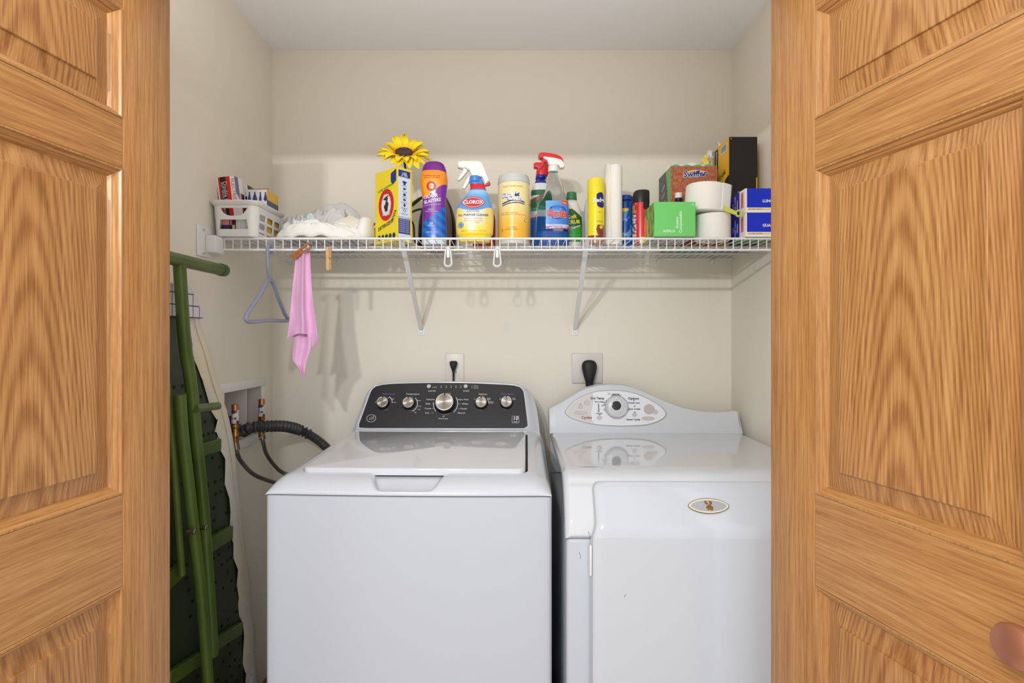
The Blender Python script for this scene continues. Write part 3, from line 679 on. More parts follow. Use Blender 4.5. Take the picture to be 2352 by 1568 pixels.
it = [S('Dry Temp', 432, 440, 22), S('Options', 703, 441, 22), S('neptune', 570, 408, 15), S('ADVANCED', 574, 419, 12), S('Damp Dry', 490, 467, 12), S('Air Fluff', 485, 494, 12), S('More Dry', 440, 466, 12), S('Less Dry', 444, 553, 12), S('Wrinkle Care', 705, 474, 14), S('Extra Tumble', 708, 520, 14), S('End', 708, 562, 14), S('Sensor Cycles', 697, 598, 16), S('Off', 572, 572, 12), S('Time', 515, 548, 12), S('Heavy', 625, 553, 12), S('Press', 820, 521, 15), S('Set', 352, 477, 13), S('Up', 305, 502, 13), S('Volume', 305, 547, 14), S('E', 866, 543, 13), S('3 more 40', 812, 590, 17), S('OK', 446, 586, 14)]
prt = [glyphs(it)]
for x, y in ((352, 458), (305, 484), (304, 538), (440, 490), (440, 505), (440, 520), (440, 535), (705, 455), (711, 498), (709, 545), (811, 502), (810, 580), (500, 457), (482, 483), (572, 557), (540, 550), (605, 552), (447, 562)):
    c = kp(x, y); prt.append(shape(ell(c[0], c[1], .0028, .0017, 12)))
c = kp(440, 512); prt.append(shape([(c[0] - .0006, c[1] - .016), (c[0] + .0006, c[1] - .016), (c[0] + .0006, c[1] + .016), (c[0] - .0006, c[1] + .016)]))
c = kp(521, 406); prt += [ringm(c[0], c[1], .0058, .0036, .0046, .0026, 4, 45, 405)]
decal('panel_lettering', to_k(join(*prt), .0034), M_KTXT, ep)
decal('panel_lettering', to_k(glyphs([S('Cycles', 348, 584, 26)]), .0034), mat('rust_print', (150, 92, 78), .5), ep, 'rust coloured word')
for cx, cy, rx, ry in ((352, 472, 22, 20), (305, 501, 19, 18), (304, 547, 50, 14), (446, 585, 20, 16), (818, 521, 40, 38), (866, 543, 19, 18), (811, 590, 50, 15), (709, 563, 19, 14)):
    c = K(cx, cy, .003); P1 = [c + Vector((x, 0, 0)) + ku * z for x, z in ell(0, 0, rx * KXM, ry * KZM, 28)]; P2 = [c + KN * .0012 + Vector((x, 0, 0)) + ku * z for x, z in ell(0, 0, rx * KXM * .92, ry * KZM * .9, 28)]
    obj('push_button', (P1 + P2, [(i, (i + 1) % 28, 28 + (i + 1) % 28, 28 + i) for i in range(28)] + [tuple(range(28, 56))]), mat('button_grey' if cx != 818 else 'button_tan', (196, 190, 188) if cx != 818 else (192, 180, 176), .4), ep, sharp=20)
kn = obj('dial', lathe([(.041, .002), (.0415, .004), (.038, .012), (.0355, .016), (.0335, .0172), (.030, .0165), (.027, .0180), (.012, .0185)], 48, axis_M(K(575, 505, 0), KN)), mat('dial_grey', (202, 204, 208), .3), dryer)
obj('dial_hub', lathe([(.0165, .016), (.0155, .0200), (.0125, .0208), (.0005, .0195)], 32, axis_M(K(568, 496, 0), KN)), mat('dark_hub', (34, 36, 38), .15), kn, label='black centre of the dial')
P = [K(575 + 98 * math.cos(R(t)), 512 + 52 * math.sin(R(t)), .0045) for t in range(10, 171, 8)]
obj('dial_ticks', join(*[tube([P[i], P[i].lerp(K(575, 505, .0045), .07)], .0007, 5) for i in range(len(P))]), M_KTXT, ep)
M_SCR = mat('scuff_grey', (120, 122, 126), .6)
for i, pts in enumerate((((1330, 1268), (1334, 1276), (1332, 1282)), ((1438, 1364), (1434, 1371)), ((1352, 1220), (1354, 1232)))):
    P = [hitp(px, py, Vector((0, .0098 if i == 0 else -.0082, .8)), Vector((0, 1, 0)))(DI) for px, py in pts]
    obj('scuff_mark', tube(P, .0006, 5), M_SCR, dryer)

# ------------------------------------------------------------------ supply box, valves, hoses
ub = thing('supply_box', 'white recessed laundry supply box set in the left wall beside washer', 'supply box', (XL, (bx0 + bx1) / 2, (bz0 + bz1) / 2))
hy, hz = (bx1 - bx0) / 2, (bz1 - bz0) / 2
def frame_yz(y0, y1, z0, z1, w_, xo, xi):
    return join(rbox(xi, xo, y0, y1, z1 - w_, z1, .0015, 2), rbox(xi, xo, y0, y1, z0, z0 + w_, .0015, 2), rbox(xi, xo, y0, y0 + w_, z0 + w_, z1 - w_, .0015, 2), rbox(xi, xo, y1 - w_, y1, z0 + w_, z1 - w_, .0015, 2))
obj('flange', frame_yz(-hy - .026, hy + .026, -hz - .026, hz + .026, .029, .006, 0), M_PLAS, ub)
M_TUB = mat('tub_plastic', (214, 208, 202), .45)
obj('tub', join(box(-.092, -.088, -hy, hy, -hz, hz), box(-.09, 0, -hy, -hy + .002, -hz, hz), box(-.09, 0, hy - .002, hy, -hz, hz), box(-.09, 0, -hy, hy, -hz, -hz + .002), box(-.09, 0, -hy, hy, hz - .002, hz), box(-.09, -.01, .045, .049, -hz, hz)), M_TUB, ub, smooth=False)
def valve(px, lbl):
    X = XL - .035; p = onx(px, 996 if px < 580 else 978, -.875 if px < 580 else -.866); 
    t = thing('water_valve', lbl, 'valve', p, group='copper water hammer arrestors')
    obj('arrestor', lathe([(.0098, .028), (.0105, .030), (.0105, .090), (.0098, .093), (.003, .094)], 24), M_COPPER, t, label='copper cylinder')
    obj('sticker', lathe([(.01062, .034), (.01065, .035), (.01065, .074), (.01062, .075)], 24), mat('white_sticker', (222, 214, 210), .5, vary=(70, (60, 62, 90), .5, .56)), t)
    obj('valve_body', join(lathe([(.012, -.012), (.0125, -.010), (.0125, .0), (.009, .006), (.009, .018), (.0122, .021), (.0122, .030)], 16), tube([(-.085, 0, -.004), (0, 0, 0), (.010, 0, -.002)], .008, 14), tube([(0, 0, -.01), (0, 0, -.034)], .011, 14)), M_BRASS, t)
    obj('lever', rbox(-.022, -.012, -.004, .030, .008, .016, .003), mat('lever_blue' if px > 580 else 'lever_navy', (40, 52, 96), .4), t)
    return p
v1 = valve(540, 'nearer copper capped water valve in supply box, left one'); v2 = valve(601, 'farther copper capped water valve in supply box, near the back corner')
M_BRAID = mat('braided_steel', (120, 112, 106), .38, metal=.8, bump=(900, .5, .0006))
h1 = [v1 + Vector((0, 0, -.030)), v1 + Vector((.008, .0, -.065))] + [at(556, 1062, 1.80), at(583, 1089, 1.83), at(622, 1105, 1.90), at(670, 1118, 2.0)]
h2 = [v2 + Vector((0, 0, -.030)), v2 + Vector((.006, .0, -.06))] + [at(612, 1042, 1.96), at(630, 1068, 2.0), at(652, 1086, 2.03), at(700, 1100, 2.05)]
for hh, lbl in ((h1, 'braided steel water hose curving down from the nearer valve to washer'), (h2, 'braided steel water hose curving down from the farther valve to washer')):
    t = thing('water_hose', lbl, 'hose', hh[0], group='braided water hoses'); P = crs([tuple(p - hh[0]) for p in hh], 8)
    obj('hose_line', tube(P, .0068, 14), M_BRAID, t); obj('hose_nut', tube([P[0], P[2], P[5]], .0115, 12), mat('nut_steel', (130, 118, 104), .3, metal=1), t)
dp = crs([tuple(p) for p in (Vector((-.93, 1.80, 1.08)), onx(551, 990, -.895), at(575, 982, 1.83), at(610, 979, 1.865), at(655, 979, 1.93), at(690, 988, 2.0), at(722, 1005, 2.01), at(750, 1028, 2.03), at(775, 1060, 2.04), at(790, 1100, 2.04))], 40)
tot = [0]
for a, b in zip(dp, dp[1:]): tot.append(tot[-1] + (Vector(b) - Vector(a)).length)
t = thing('drain_hose', 'black corrugated drain hose arching from supply box to behind the washer', 'hose', dp[0])
rad = []
for d in tot:
    big = d < .37
    rad.append((.0165 + .0036 * math.sin(d * 2 * math.pi / .0150)) if big else (.0150 + .0009 * math.sin(d * 2 * math.pi / .005)))
obj('hose_line', tube([Vector(p) - Vector(dp[0]) for p in dp], rad, 18), mat('black_hose', (58, 58, 62), .42), t)
zt = crs([tuple(p - v2) for p in (at(560, 1040, 1.86), at(590, 1012, 1.90), at(612, 992, 1.925), at(622, 980, 1.91), at(626, 972, 1.93), at(618, 968, 1.95))], 6)
obj_ = obj('zip_tie', tube(zt, .0014, 6), mat('tie_nylon', (205, 196, 180), .4)); obj_.location = v2; tag(obj_, 'thin pale cable tie around the black drain hose', 'cable tie')

# ------------------------------------------------------------------ ironing board, folded and leaning by the left wall
XB = -.855
ib = thing('ironing_board', 'folded green metal ironing board with pale fabric cover standing by left wall', 'ironing board', (XB, 1.45, 0))
def ibp(px, py, X=XB): q = onx(px, py, X); return Vector((X - XB, q.y - 1.45, q.z))
far = [ibp(*p) for p in ((406, 648), (426, 672), (438, 697), (448, 717), (455, 748), (470, 792), (490, 866), (512, 935), (531, 1030), (541, 1120), (554, 1220), (564, 1311), (573, 1400), (579, 1490), (582, 1560))]
far.append(Vector((0, far[-1].y + .012, .09)))
# centre line leans; mirror the far edge to get the near edge
def cline(z): return -.16 + (1.45 - z) * .165
outl = [(p.y, p.z) for p in far]; near = [(2 * cline(z) - y, z + .0) for y, z in outl][::-1]
outl = [(cline(1.455), 1.462)] + outl + near
outl = crs(outl, 3, True)
def board(outl, x0, x1):
    n = len(outl); return [Vector((x0, y, z)) for y, z in outl] + [Vector((x1, y, z)) for y, z in outl], [tuple(range(n)), tuple(range(n, 2 * n))[::-1]] + [(i, (i + 1) % n, n + (i + 1) % n, n + i) for i in range(n)]
cy_, cz_ = sum(y for y, z in outl) / len(outl), sum(z for y, z in outl) / len(outl)
def inset(o, d):
    n = len(o); out = []
    for i in range(n):
        a, b = o[i - 1], o[(i + 1) % n]; t = Vector((b[0] - a[0], b[1] - a[1]))
        if t.length < 1e-9: out.append(o[i]); continue
        t.normalize(); nn = Vector((-t.y, t.x)); p = Vector(o[i]); q1 = p + nn * d; q2 = p - nn * d
        c = Vector((cline(o[i][1]), o[i][1])) if .15 < o[i][1] < 1.4 else Vector((cline(o[i][1]), min(1.3, max(.3, o[i][1]))))
        out.append(tuple(q1 if (q1 - c).length < (q2 - c).length else q2))
    return out
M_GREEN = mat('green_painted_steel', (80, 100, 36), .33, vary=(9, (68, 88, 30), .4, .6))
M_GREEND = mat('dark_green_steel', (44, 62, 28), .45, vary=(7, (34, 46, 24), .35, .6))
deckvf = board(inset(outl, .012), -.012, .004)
# cover: pad over the hidden face, wraps round the rim onto this face with a wrinkled hem
n = len(outl); V = []; Fc = []
stepsx = [(-.02, .05), (-.026, .012), (-.018, -.002), (-.004, -.004), (.010, .002), (.017, .014), (.018, .030), (.014, .048), (.010, .062), (.006, .068)]
for j, (xx, ins) in enumerate(stepsx):
    o = inset(outl, ins)
    for i, (y, z) in enumerate(o):
        wv = noise.noise(Vector((y * 30, z * 38, j * .5))) * .0075 + (noise.noise(Vector((i * .9, j * .3, 3))) * .0035); e = 1 if j > 3 else .3
        V.append(Vector((xx + wv * e, y + (wv * 2.0 if j > 7 else 0), z)))
for j in range(len(stepsx) - 1): Fc += [(j * n + i, j * n + (i + 1) % n, (j + 1) * n + (i + 1) % n, (j + 1) * n + i) for i in range(n)]
Fc.append(tuple(range(n)))
def fabric():
    m = mat('cover_fabric', (222, 214, 196), .9, spec=.1, bump=(420, .35, .0006)); nt = m.node_tree; b = nt.nodes['Principled BSDF']
    tc = nt.nodes.new('ShaderNodeTexCoord'); n1 = nt.nodes.new('ShaderNodeTexNoise'); n1.inputs['Scale'].default_value = 4
    nt.links.new(tc.outputs['Object'], n1.inputs[0]); r = nt.nodes.new('ShaderNodeValToRGB'); r.color_ramp.elements[0].color = (*s2l((224, 214, 188)), 1); r.color_ramp.elements[1].color = (*s2l((214, 212, 212)), 1); r.color_ramp.elements[0].position = .4; r.color_ramp.elements[1].position = .6
    nt.links.new(n1.outputs[0], r.inputs[0]); nt.links.new(r.outputs[0], b.inputs['Base Color']); return m
obj('fabric_cover', (V, Fc), fabric(), ib, label='cream cotton cover with stitched hem')
hem = inset(outl, .040); stl = [Vector((.0185, y, z)) for y, z in hem]
obj('hem_cord', tube(stl, .0011, 5, closed=True), mat('hem_thread', (208, 198, 176), .8), ib)
# plaid fabric at the nose and at the foot
def plaid():
    m = mat('plaid_fabric', (214, 212, 216), .9, spec=.1); nt = m.node_tree; N = nt.nodes; b = N['Principled BSDF']; tc = N.new('ShaderNodeTexCoord'); sp = N.new('ShaderNodeSeparateXYZ'); nt.links.new(tc.outputs['Object'], sp.inputs[0]); outs = []
    for k, ph in ((1, 0), (2, .006)):
        a = N.new('ShaderNodeMath'); a.operation = 'ADD'; nt.links.new(sp.outputs[k], a.inputs[0]); a.inputs[1].default_value = 5 + ph
        mo = N.new('ShaderNodeMath'); mo.operation = 'MODULO'; nt.links.new(a.outputs[0], mo.inputs[0]); mo.inputs[1].default_value = .030
        lt = N.new('ShaderNodeMath'); lt.operation = 'LESS_THAN'; nt.links.new(mo.outputs[0], lt.inputs[0]); lt.inputs[1].default_value = .0028; outs.append(lt)
    mxn = N.new('ShaderNodeMath'); mxn.operation = 'MAXIMUM'; nt.links.new(outs[0].outputs[0], mxn.inputs[0]); nt.links.new(outs[1].outputs[0], mxn.inputs[1])
    c = N.new('ShaderNodeMixRGB'); c.inputs[1].default_value = (*s2l((214, 212, 216)), 1); c.inputs[2].default_value = (*s2l((84, 86, 100)), 1); nt.links.new(mxn.outputs[0], c.inputs[0]); nt.links.new(c.outputs[0], b.inputs['Base Color']); return m
M_PLAID = plaid()
pz = 1.385
npts = [(y, z) for y, z in inset(outl, -.004) if z > pz]
npts.sort(key=lambda q: math.atan2(q[1] - pz, q[0] - cline(1.4)))
npts = [(max(q[0] for q in npts) , pz)] + npts + [(min(q[0] for q in npts), pz)]
obj('nose_pocket', board(npts, -.022, .024), M_PLAID, ib, smooth=False, label='white plaid fabric pocket over the nose', bevel=.004)
# tail of plaid fabric at the foot
tl = [Vector((XB, 0, 0))]
V = []; Fc = []
for j in range(9):
    for i in range(7):
        a = ibp(582 + (i / 6 - .5) * (3 + 3.2 * j) - 1.0 * j * 0, 1478 + j * 18, -.845); a.x += .005 * math.sin(i * 1.9 + j * .4); V.append(a)
obj('cover_tail', (V, grid_faces(7, 9)), M_PLAID, ib, solid=.002, label='plaid tail of the cover')
obj('tie_ring', tube([ibp(583, 1474, -.84) + Vector((.0, .009 * math.cos(R(t)), .004 * math.sin(R(t)))) for t in range(0, 360, 30)], .0016, 8, closed=True), M_CHROME, ib)
# holes of the deck (dark plugs)
hol = []
def fy_(z):
    return max([p[0] for p in outl if abs(p[1] - z) < .05] or [0])
for k in range(34):
    z = 1.28 - k * .036
    for j, dy in enumerate((.092, .118, .150, .185, .225, .27, .31)):
        if z < .1 or noise.noise(Vector((k * 1.3, j * 2.1, 0))) < -.12: continue
        y = fy_(z) - dy - .006 * math.sin(k * 2.4 + j)
        if fy_(z) and y > 2 * cline(z) - fy_(z) + .08: hol.append(cyl(.0050, 0, .0012, 12, 0, axis_M((.004, y, z), (1, 0, 0))))
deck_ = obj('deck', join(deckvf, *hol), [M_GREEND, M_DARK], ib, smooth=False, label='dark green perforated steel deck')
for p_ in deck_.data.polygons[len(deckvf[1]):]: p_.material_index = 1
# cross ribs
for (a, b, h) in (((452, 1036), (503, 1020), .034), ((465, 1262), (530, 1222), .040), ((380, 1340), (420, 1302), .040), ((478, 1490), (552, 1442), .036), ((384, 1560), (458, 1512), .036)):
    p = ibp(*a, XB + .014); q = ibp(*b, XB + .014); d = (q - p).normalized(); u = Vector((0, -d.z, d.y)); 
    V = [p + Vector((xx, 0, 0)) + u * s * h / 2 for xx in (-.010, .008) for s in (-1, 1)] + [q + Vector((xx, 0, 0)) + u * s * h / 2 for xx in (-.010, .008) for s in (-1, 1)]
    obj('rib', (V, [(0, 1, 3, 2), (4, 6, 7, 5), (0, 4, 5, 1), (2, 3, 7, 6), (1, 5, 7, 3), (0, 2, 6, 4)]), M_GREEN, ib, bevel=.003)
XT = -.800
def leg(name, pts, r, X=XT):
    P = [Vector(q) for q in crs([tuple(ibp(px, py, X)) for px, py in pts], 6)]; return obj(name, tube(P, r, 18), M_GREEN, ib)
leg('leg', [(412, 604), (424, 780), (438, 880), (452, 1020), (466, 1160), (476, 1300), (485, 1440), (488, 1505)], .0145)
leg('leg', [(413, 905), (420, 1000), (434, 1120), (446, 1230), (461, 1360), (478, 1568), (480, 1600)], .0135, -.790)
leg('leg', [(382, 880), (394, 1000), (404, 1130), (418, 1320)], .0085, -.812)
a = ibp(372, 588, XT); b = ibp(510, 620, XT); a = a + (a - b) * .75
ft = obj('foot_bar', tube([a, b], .0158, 24), M_GREEN, ib)
obj('end_cap', tube([b - (b - a).normalized() * .012, b + (b - a).normalized() * .010, b + (b - a).normalized() * .013], [.0172, .0172, .013], 24), mat('green_plastic_cap', (58, 84, 34), .35), ib)
obj('rib', tube([ibp(447, 938, XT + .01), ibp(500, 932, XT - .005)], .0105, 16), M_GREEN, ib)
for px, py in ((430, 1221), (457, 1211)): obj('rivet', cyl(.006, 0, .020, 14, .001, axis_M(ibp(px, py, -.790), (1, 0, 0))), M_STEEL, ib)

# ------------------------------------------------------------------ hanger, clothes pins, pink cloth
XH = -.7257
hg = thing('clothes_hanger', 'small blue grey plastic clothes hanger hanging from the shelf lip', 'hanger', (XH, YF, DECK - .038))
def hp(px, py): q = onx(px, py, XH); return Vector((0, q.y - YF, q.z - (DECK - .038)))
M_HANG = mat('blue_grey_plastic', (146, 150, 176), .3)
pk = hp(621, 642); nr = hp(567, 722); fr = hp(660, 734); nr2 = hp(568, 731)
obj('hook', tube(crs([(.0, .020, -.010), (0, .018, .004), (0, .008, .013), (0, -.004, .011), (0, -.010, .000), (0, -.009, -.03), (0, -.006, -.06), (0, .004, -.078), tuple(pk)], 6), .0050, 12), M_HANG, hg)
obj('hanger_frame', tube(crs([tuple(pk), tuple(pk.lerp(nr, .5)), tuple(nr + (pk - nr) * .1), tuple(nr + Vector((0, -.003, -.005))), tuple(nr2 + Vector((0, .010, -.009))), tuple(nr2.lerp(fr, .5) + Vector((0, 0, -.004))), tuple(fr + Vector((0, -.010, -.004))), tuple(fr + Vector((0, .002, .004))), tuple(fr.lerp(pk, .15)), tuple(fr.lerp(pk, .5))], 8, True), .0058, 12, closed=True), M_HANG, hg)
def pin(name, loc, rot, m, lbl, kx=1.0):
    t = thing(name, lbl, 'clothespin', loc, rot=rot)
    for s in (-1, 1):
        o = [(-.034, s * .0004), (-.034, s * .0050), (-.02, s * .0066), (-.005, s * .0058), (.0, s * .0060), (.030, s * .0074), (.033, s * .0062), (.033, s * .0034), (.004, s * .0006), (0, s * .0005)]
        obj('prong', prism([(p[1] * kx, p[0]) for p in o], -.0050 * kx, .0050 * kx, .0006), m, t)
    obj('spring', join(*[tube([(-.0062 + .0031 * 0, y, .0), (.0062, y, .0)], .0007, 5) for y in (-.0053, .0053)], tube([(0, -.0053, .001), (0, .0053, .001)], .0024, 10)), M_STEEL, t)
pin('clothespin', at(754.5, 594, 1.655), (R(0), R(-1), R(70)), mat('pale_wood', (222, 186, 132), .6, vary=(300, (200, 160, 105), .4, .6)), 'pale wooden clothespin clipped upright and empty on shelf lip')
pin('clothespin', at(691, 577, 1.640), (R(35), R(52), R(30)), mat('brown_wood', (176, 112, 66), .55, vary=(300, (150, 90, 52), .4, .6)), 'tilted brown wooden clothespin holding the pink cloth', 1.35)
YC = 1.652
def clothgrid(rows, nu, amp, ph, dy=0, freq=3.0):
    V = []; L = crs(rows, 8)
    for j, (xl, xr, yl, yr) in enumerate(L):
        v = j / (len(L) - 1)
        for i in range(nu):
            u = i / (nu - 1); px = xl + (xr - xl) * u; py = yl + (yr - yl) * u
            d = amp * (.35 + .9 * v) * math.sin(u * freq * 2 * math.pi + ph + .8 * v) + amp * .6 * noise.noise(Vector((u * 4, v * 5, ph)))
            V.append(at(px, py, YC + dy + d - .014 * math.exp(-((u - .52) / .10) ** 2) * (1 if amp > .007 else 0)))
    return V, grid_faces(nu, len(L))
A = clothgrid([(680, 712, 580, 578), (677, 713, 610, 610), (672, 716, 660, 660), (668, 720, 700, 705), (664, 726, 740, 745), (661, 729, 764, 768)], 49, .0075, .6, 0, 1.35)
# ragged lower hem of the front layer
nuA = 49; base_i = len(A[0]) - nuA
hemy = []
for i in range(nuA):
    u = i / (nuA - 1); hemy.append(780 - 16 * math.sin(min(1, u / .55) * math.pi * .5) * (1 if u < .62 else max(0, 1 - (u - .62) / .2)) + (24 if .64 < u else 0) * smooth(.64, .76, u) - 22 * smooth(.74, 1, u))
extra = []
for i in range(nuA):
    u = i / (nuA - 1); px = 658 + (731 - 658) * u; extra.append(at(px, hemy[i], YC + .0075 * 1.25 * math.sin(u * 1.35 * 2 * math.pi + 1.4) - .014 * math.exp(-((u - .52) / .10) ** 2)))
A = (A[0] + extra, grid_faces(nuA, len(A[0]) // nuA + 1))
Bc = clothgrid([(676, 716, 740, 740), (675, 715, 770, 790), (673, 713, 800, 805), (672, 704, 828, 832), (682, 701, 842, 848), (690, 700, 858, 860), (695, 698, 866, 866)], 33, .006, 2.2, .012, 1.5)
pc = obj('pink_cloth', join(A, Bc), mat('pink_microfibre', (222, 170, 208), .9, spec=.15, sheen=.3, bump=(500, .35, .0008)), solid=.0012)
tag(pc, 'pink cleaning cloth hanging from the shelf lip by a clothespin', 'cloth')

# ------------------------------------------------------------------ things on the shelf
Z = DECK
def hx(px, Y): return (px - 1176) / F * Y

# --- white basket and its contents
bk = thing('storage_basket', 'white plastic basket with slotted sides on left end of the shelf', 'basket', (-.822, 1.755, Z))
def rrect(hw, hd, r, n=8):
    out = []
    for cx, cy, a in ((hw - r, hd - r, 0), (-hw + r, hd - r, 90), (-hw + r, -hd + r, 180), (hw - r, -hd + r, 270)):
        for k in range(n): t = R(a + 90 * k / (n - 1)); out.append((cx + r * math.cos(t), cy + r * math.sin(t)))
    return out
def dens(o, step=.0014):
    out = []
    for a, b in zip(o, o[1:] + o[:1]):
        d = math.hypot(b[0] - a[0], b[1] - a[1]); m = max(1, int(d / step))
        for k in range(m): out.append((a[0] + (b[0] - a[0]) * k / m, a[1] + (b[1] - a[1]) * k / m))
    return out
ob = dens(rrect(.0645, .098, .022)); nb_ = len(ob); V = []; nzb = 58; HB_ = .094
for j in range(nzb + 1):
    v = j / nzb
    for x, y in ob: V.append(Vector((x * (.94 + .08 * v), y * (.95 + .06 * v), .001 + HB_ * v)))
Fc = []
for j in range(nzb):
    for i in range(nb_):
        q = (j * nb_ + i, j * nb_ + (i + 1) % nb_, (j + 1) * nb_ + (i + 1) % nb_, (j + 1) * nb_ + i); c = (V[q[0]] + V[q[2]]) / 2; hole = False
        if c.y < -.08:
            if .061 < c.z < .083 and abs(c.x - .0) < .024 + (c.z - .061) * .75 and (c.z > .061 + .012 * (abs(c.x) / .035) ** 3): hole = True
            if .022 < c.z < .049 and abs(c.x + .002) < .042 - (c.z - .022) * .12: hole = True
        if c.x > .05 and abs(c.y) < .078:
            ph = (c.z - .018) / .026; 
            if .014 < c.z < .078 and (ph % 1) > .35 and abs(((c.y + .078) % .052) - .026) < .021 - .009 * abs((ph % 1) - .7): hole = True
        if not hole: Fc.append(q)
Fc.append(tuple(range(nb_)))
obj('basket_body', (V, Fc), M_PLAS, bk, solid=.002)
rm = []; 
for (f, z) in ((1.018, .092), (1.05, .094), (1.13, .099), (1.15, .1035), (1.13, .105), (1.05, .101), (1.0, .099)): rm.append([(x * f, y * (1 + (f - 1) * .72), z) for x, y in rrect(.0645 * 1.01, .098 * 1.0, .024, 10)])
V = [Vector(p) for r in rm for p in r]; n = len(rm[0]); obj('rim', (V, [(l * n + i, l * n + (i + 1) % n, (l + 1) * n + (i + 1) % n, (l + 1) * n + i) for l in range(len(rm) - 1) for i in range(n)]), M_PLAS, bk, solid=.0015)

def pbox(name, parent, x0, x1, y0, y1, z0, z1, cm, m=None, r=.0012, bottom=None):
    """printed carton: dense faces, colour by cm(face, u, v); face in 'F','L','R','T','D','B'"""
    V, Fc, C = [], [], []
    def face(f, o, U, W, nu_, nv_):
        n0 = len(V)
        for j in range(nv_ + 1):
            for i in range(nu_ + 1):
                V.append(o + U * (i / nu_) + W * (j / nv_)); C.append(s2l(cm(f, i / nu_, j / nv_)))
        for j in range(nv_):
            for i in range(nu_):
                a = n0 + j * (nu_ + 1) + i; Fc.append((a, a + 1, a + nu_ + 2, a + nu_ + 1))
    k = .0014; dx, dy, dz = x1 - x0, y1 - y0, z1 - z0; q = lambda d: max(2, min(150, int(d / k)))
    X, Yv, Zv = Vector((dx, 0, 0)), Vector((0, dy, 0)), Vector((0, 0, dz))
    face('F', Vector((x0, y0, z0)), X, Zv, q(dx), q(dz)); face('R', Vector((x1, y0, z0)), Yv, Zv, q(dy), q(dz))
    face('B', Vector((x1, y1, z0)), -X, Zv, 2, 2); face('L', Vector((x0, y1, z0)), -Yv, Zv, q(dy), q(dz))
    face('T', Vector((x0, y0, z1)), X, Yv, q(dx) // 2, q(dy) // 2); face('D', Vector((x0, y1, z0)), X, -Yv, q(dx) // 2, q(dy) // 2)
    return obj(name, (V, Fc), m or cmat('printed_card', .45), parent, smooth=False, cols=C)
def ftext(name, parent, items, y, m): return decal(name, flat(glyphs(items), y), m, parent)
def ltext(name, parent, items, x, m, right=False):       # on a side face: glyph x runs along y
    g = glyphs(items); return decal(name, ([Vector((x, (v.x if right else -v.x), v.z)) for v in g[0]], g[1]), m, parent)
WHT = (236, 234, 230)
# bulbs carton
b1 = thing('bulb_carton', 'upright red, black and white light bulb carton in the white basket', 'box', (-.838, 1.705, Z + .006), rot=(R(0), R(-7), R(0)))
def cm(f, u, v):
    if f == 'F':
        if u < .06: return WHT
        if u < .18: return (206, 40, 44)
        if u < .50: return (26, 20, 20)
        if u < .72: return (212, 38, 42)
        return WHT
    if f == 'R':
        if v > .72 - u * .2 and u < .45: return (90, 110, 170)
        if u > .55 and v < .75: return (200, 60, 50) if u < .75 else (40, 34, 40)
        return WHT
    return WHT
pbox('carton', b1, -.038, .016, 0, .050, 0, .187, cm)
ftext('lettering', b1, [('Double Life', -.0155, .135, .016, 'CENTER', -90)], -.0005, M_WTXT); ftext('lettering', b1, [('SOFT WHITE LIGHT BULBS', -.0245, .120, .0085, 'CENTER', -90)], -.0005, M_WTXT)
ftext('lettering', b1, [('ELECTRICAL', .0095, .135, .016, 'CENTER', -90)], -.0005, mat('orange_print', (226, 110, 40), .5))
b2 = thing('bulb_carton', 'slim black and white carton just behind the red and black one', 'box', (-.818, 1.770, Z + .006), rot=(0, R(-7), 0))
pbox('carton', b2, -.015, .004, 0, .05, 0, .178, lambda f, u, v: (40, 38, 42) if (f == 'F' and u > .4 and v < .8) or (f == 'R' and v > .6) else WHT)
b3 = thing('bulb_box', 'white box printed with blue light bulb shapes, open topped, in the basket', 'box', (-.798, 1.745, Z + .006), rz=R(0))
pbox('carton', b3, -.026, .035, 0, .085, 0, .155, lambda f, u, v: ((206, 158, 110) if f == 'T' else (224, 178, 50) if (f == 'R' and u < 1 and (v > .8 or v < .5)) else (70, 74, 120) if f == 'R' else (232, 230, 236)))
bulb = []
for i, bxx in enumerate((-.019, -.002, .015, .031)):
    w_ = (.005, .0075, .0045, .006)[i]; bulb.append(shape([(bxx - w_, .126), (bxx - w_ * .9, .123), (bxx, .119), (bxx + w_ * .9, .123), (bxx + w_, .126), (bxx + w_ * .5, .138), (bxx + .002, .143), (bxx + .002, .148), (bxx - .002, .148), (bxx - .002, .143), (bxx - w_ * .5, .138)]))
decal('bulb_print', flat(join(*bulb), -.0005), mat('bulb_navy', (60, 70, 124), .5), b3)
obj('flap', (lambda: (lambda P: (P, [(0, 1, 2, 3)]))([Vector((-.026, 0, .155)), Vector((.040, 0, .155)), Vector((.030, .03, .168)), Vector((-.012, .03, .166))]))(), mat('cardboard_flap', (196, 150, 104), .8), b3, smooth=False, solid=.001)
b5 = thing('pink_packet', 'small packet of pink and black print low in basket opening', 'packet', (-.846, 1.674, Z + .006))
pbox('carton', b5, -.022, .004, 0, .012, .012, .046, lambda f, u, v: (222, 140, 140) if v > .55 and u < .9 else (40, 44, 84) if v > .2 and u < .9 else (20, 18, 20)); 
b6 = thing('white_packet', 'white and grey barcode packet low in basket opening', 'packet', (-.800, 1.674, Z + .006))
pbox('carton', b6, -.035, .020, 0, .010, .010, .046, lambda f, u, v: (210, 190, 120) if u < .15 and v < .6 else (40, 36, 40) if u < .2 else (150, 152, 158) if int(u * 34) % 3 == 0 and f == 'F' else (226, 226, 230))
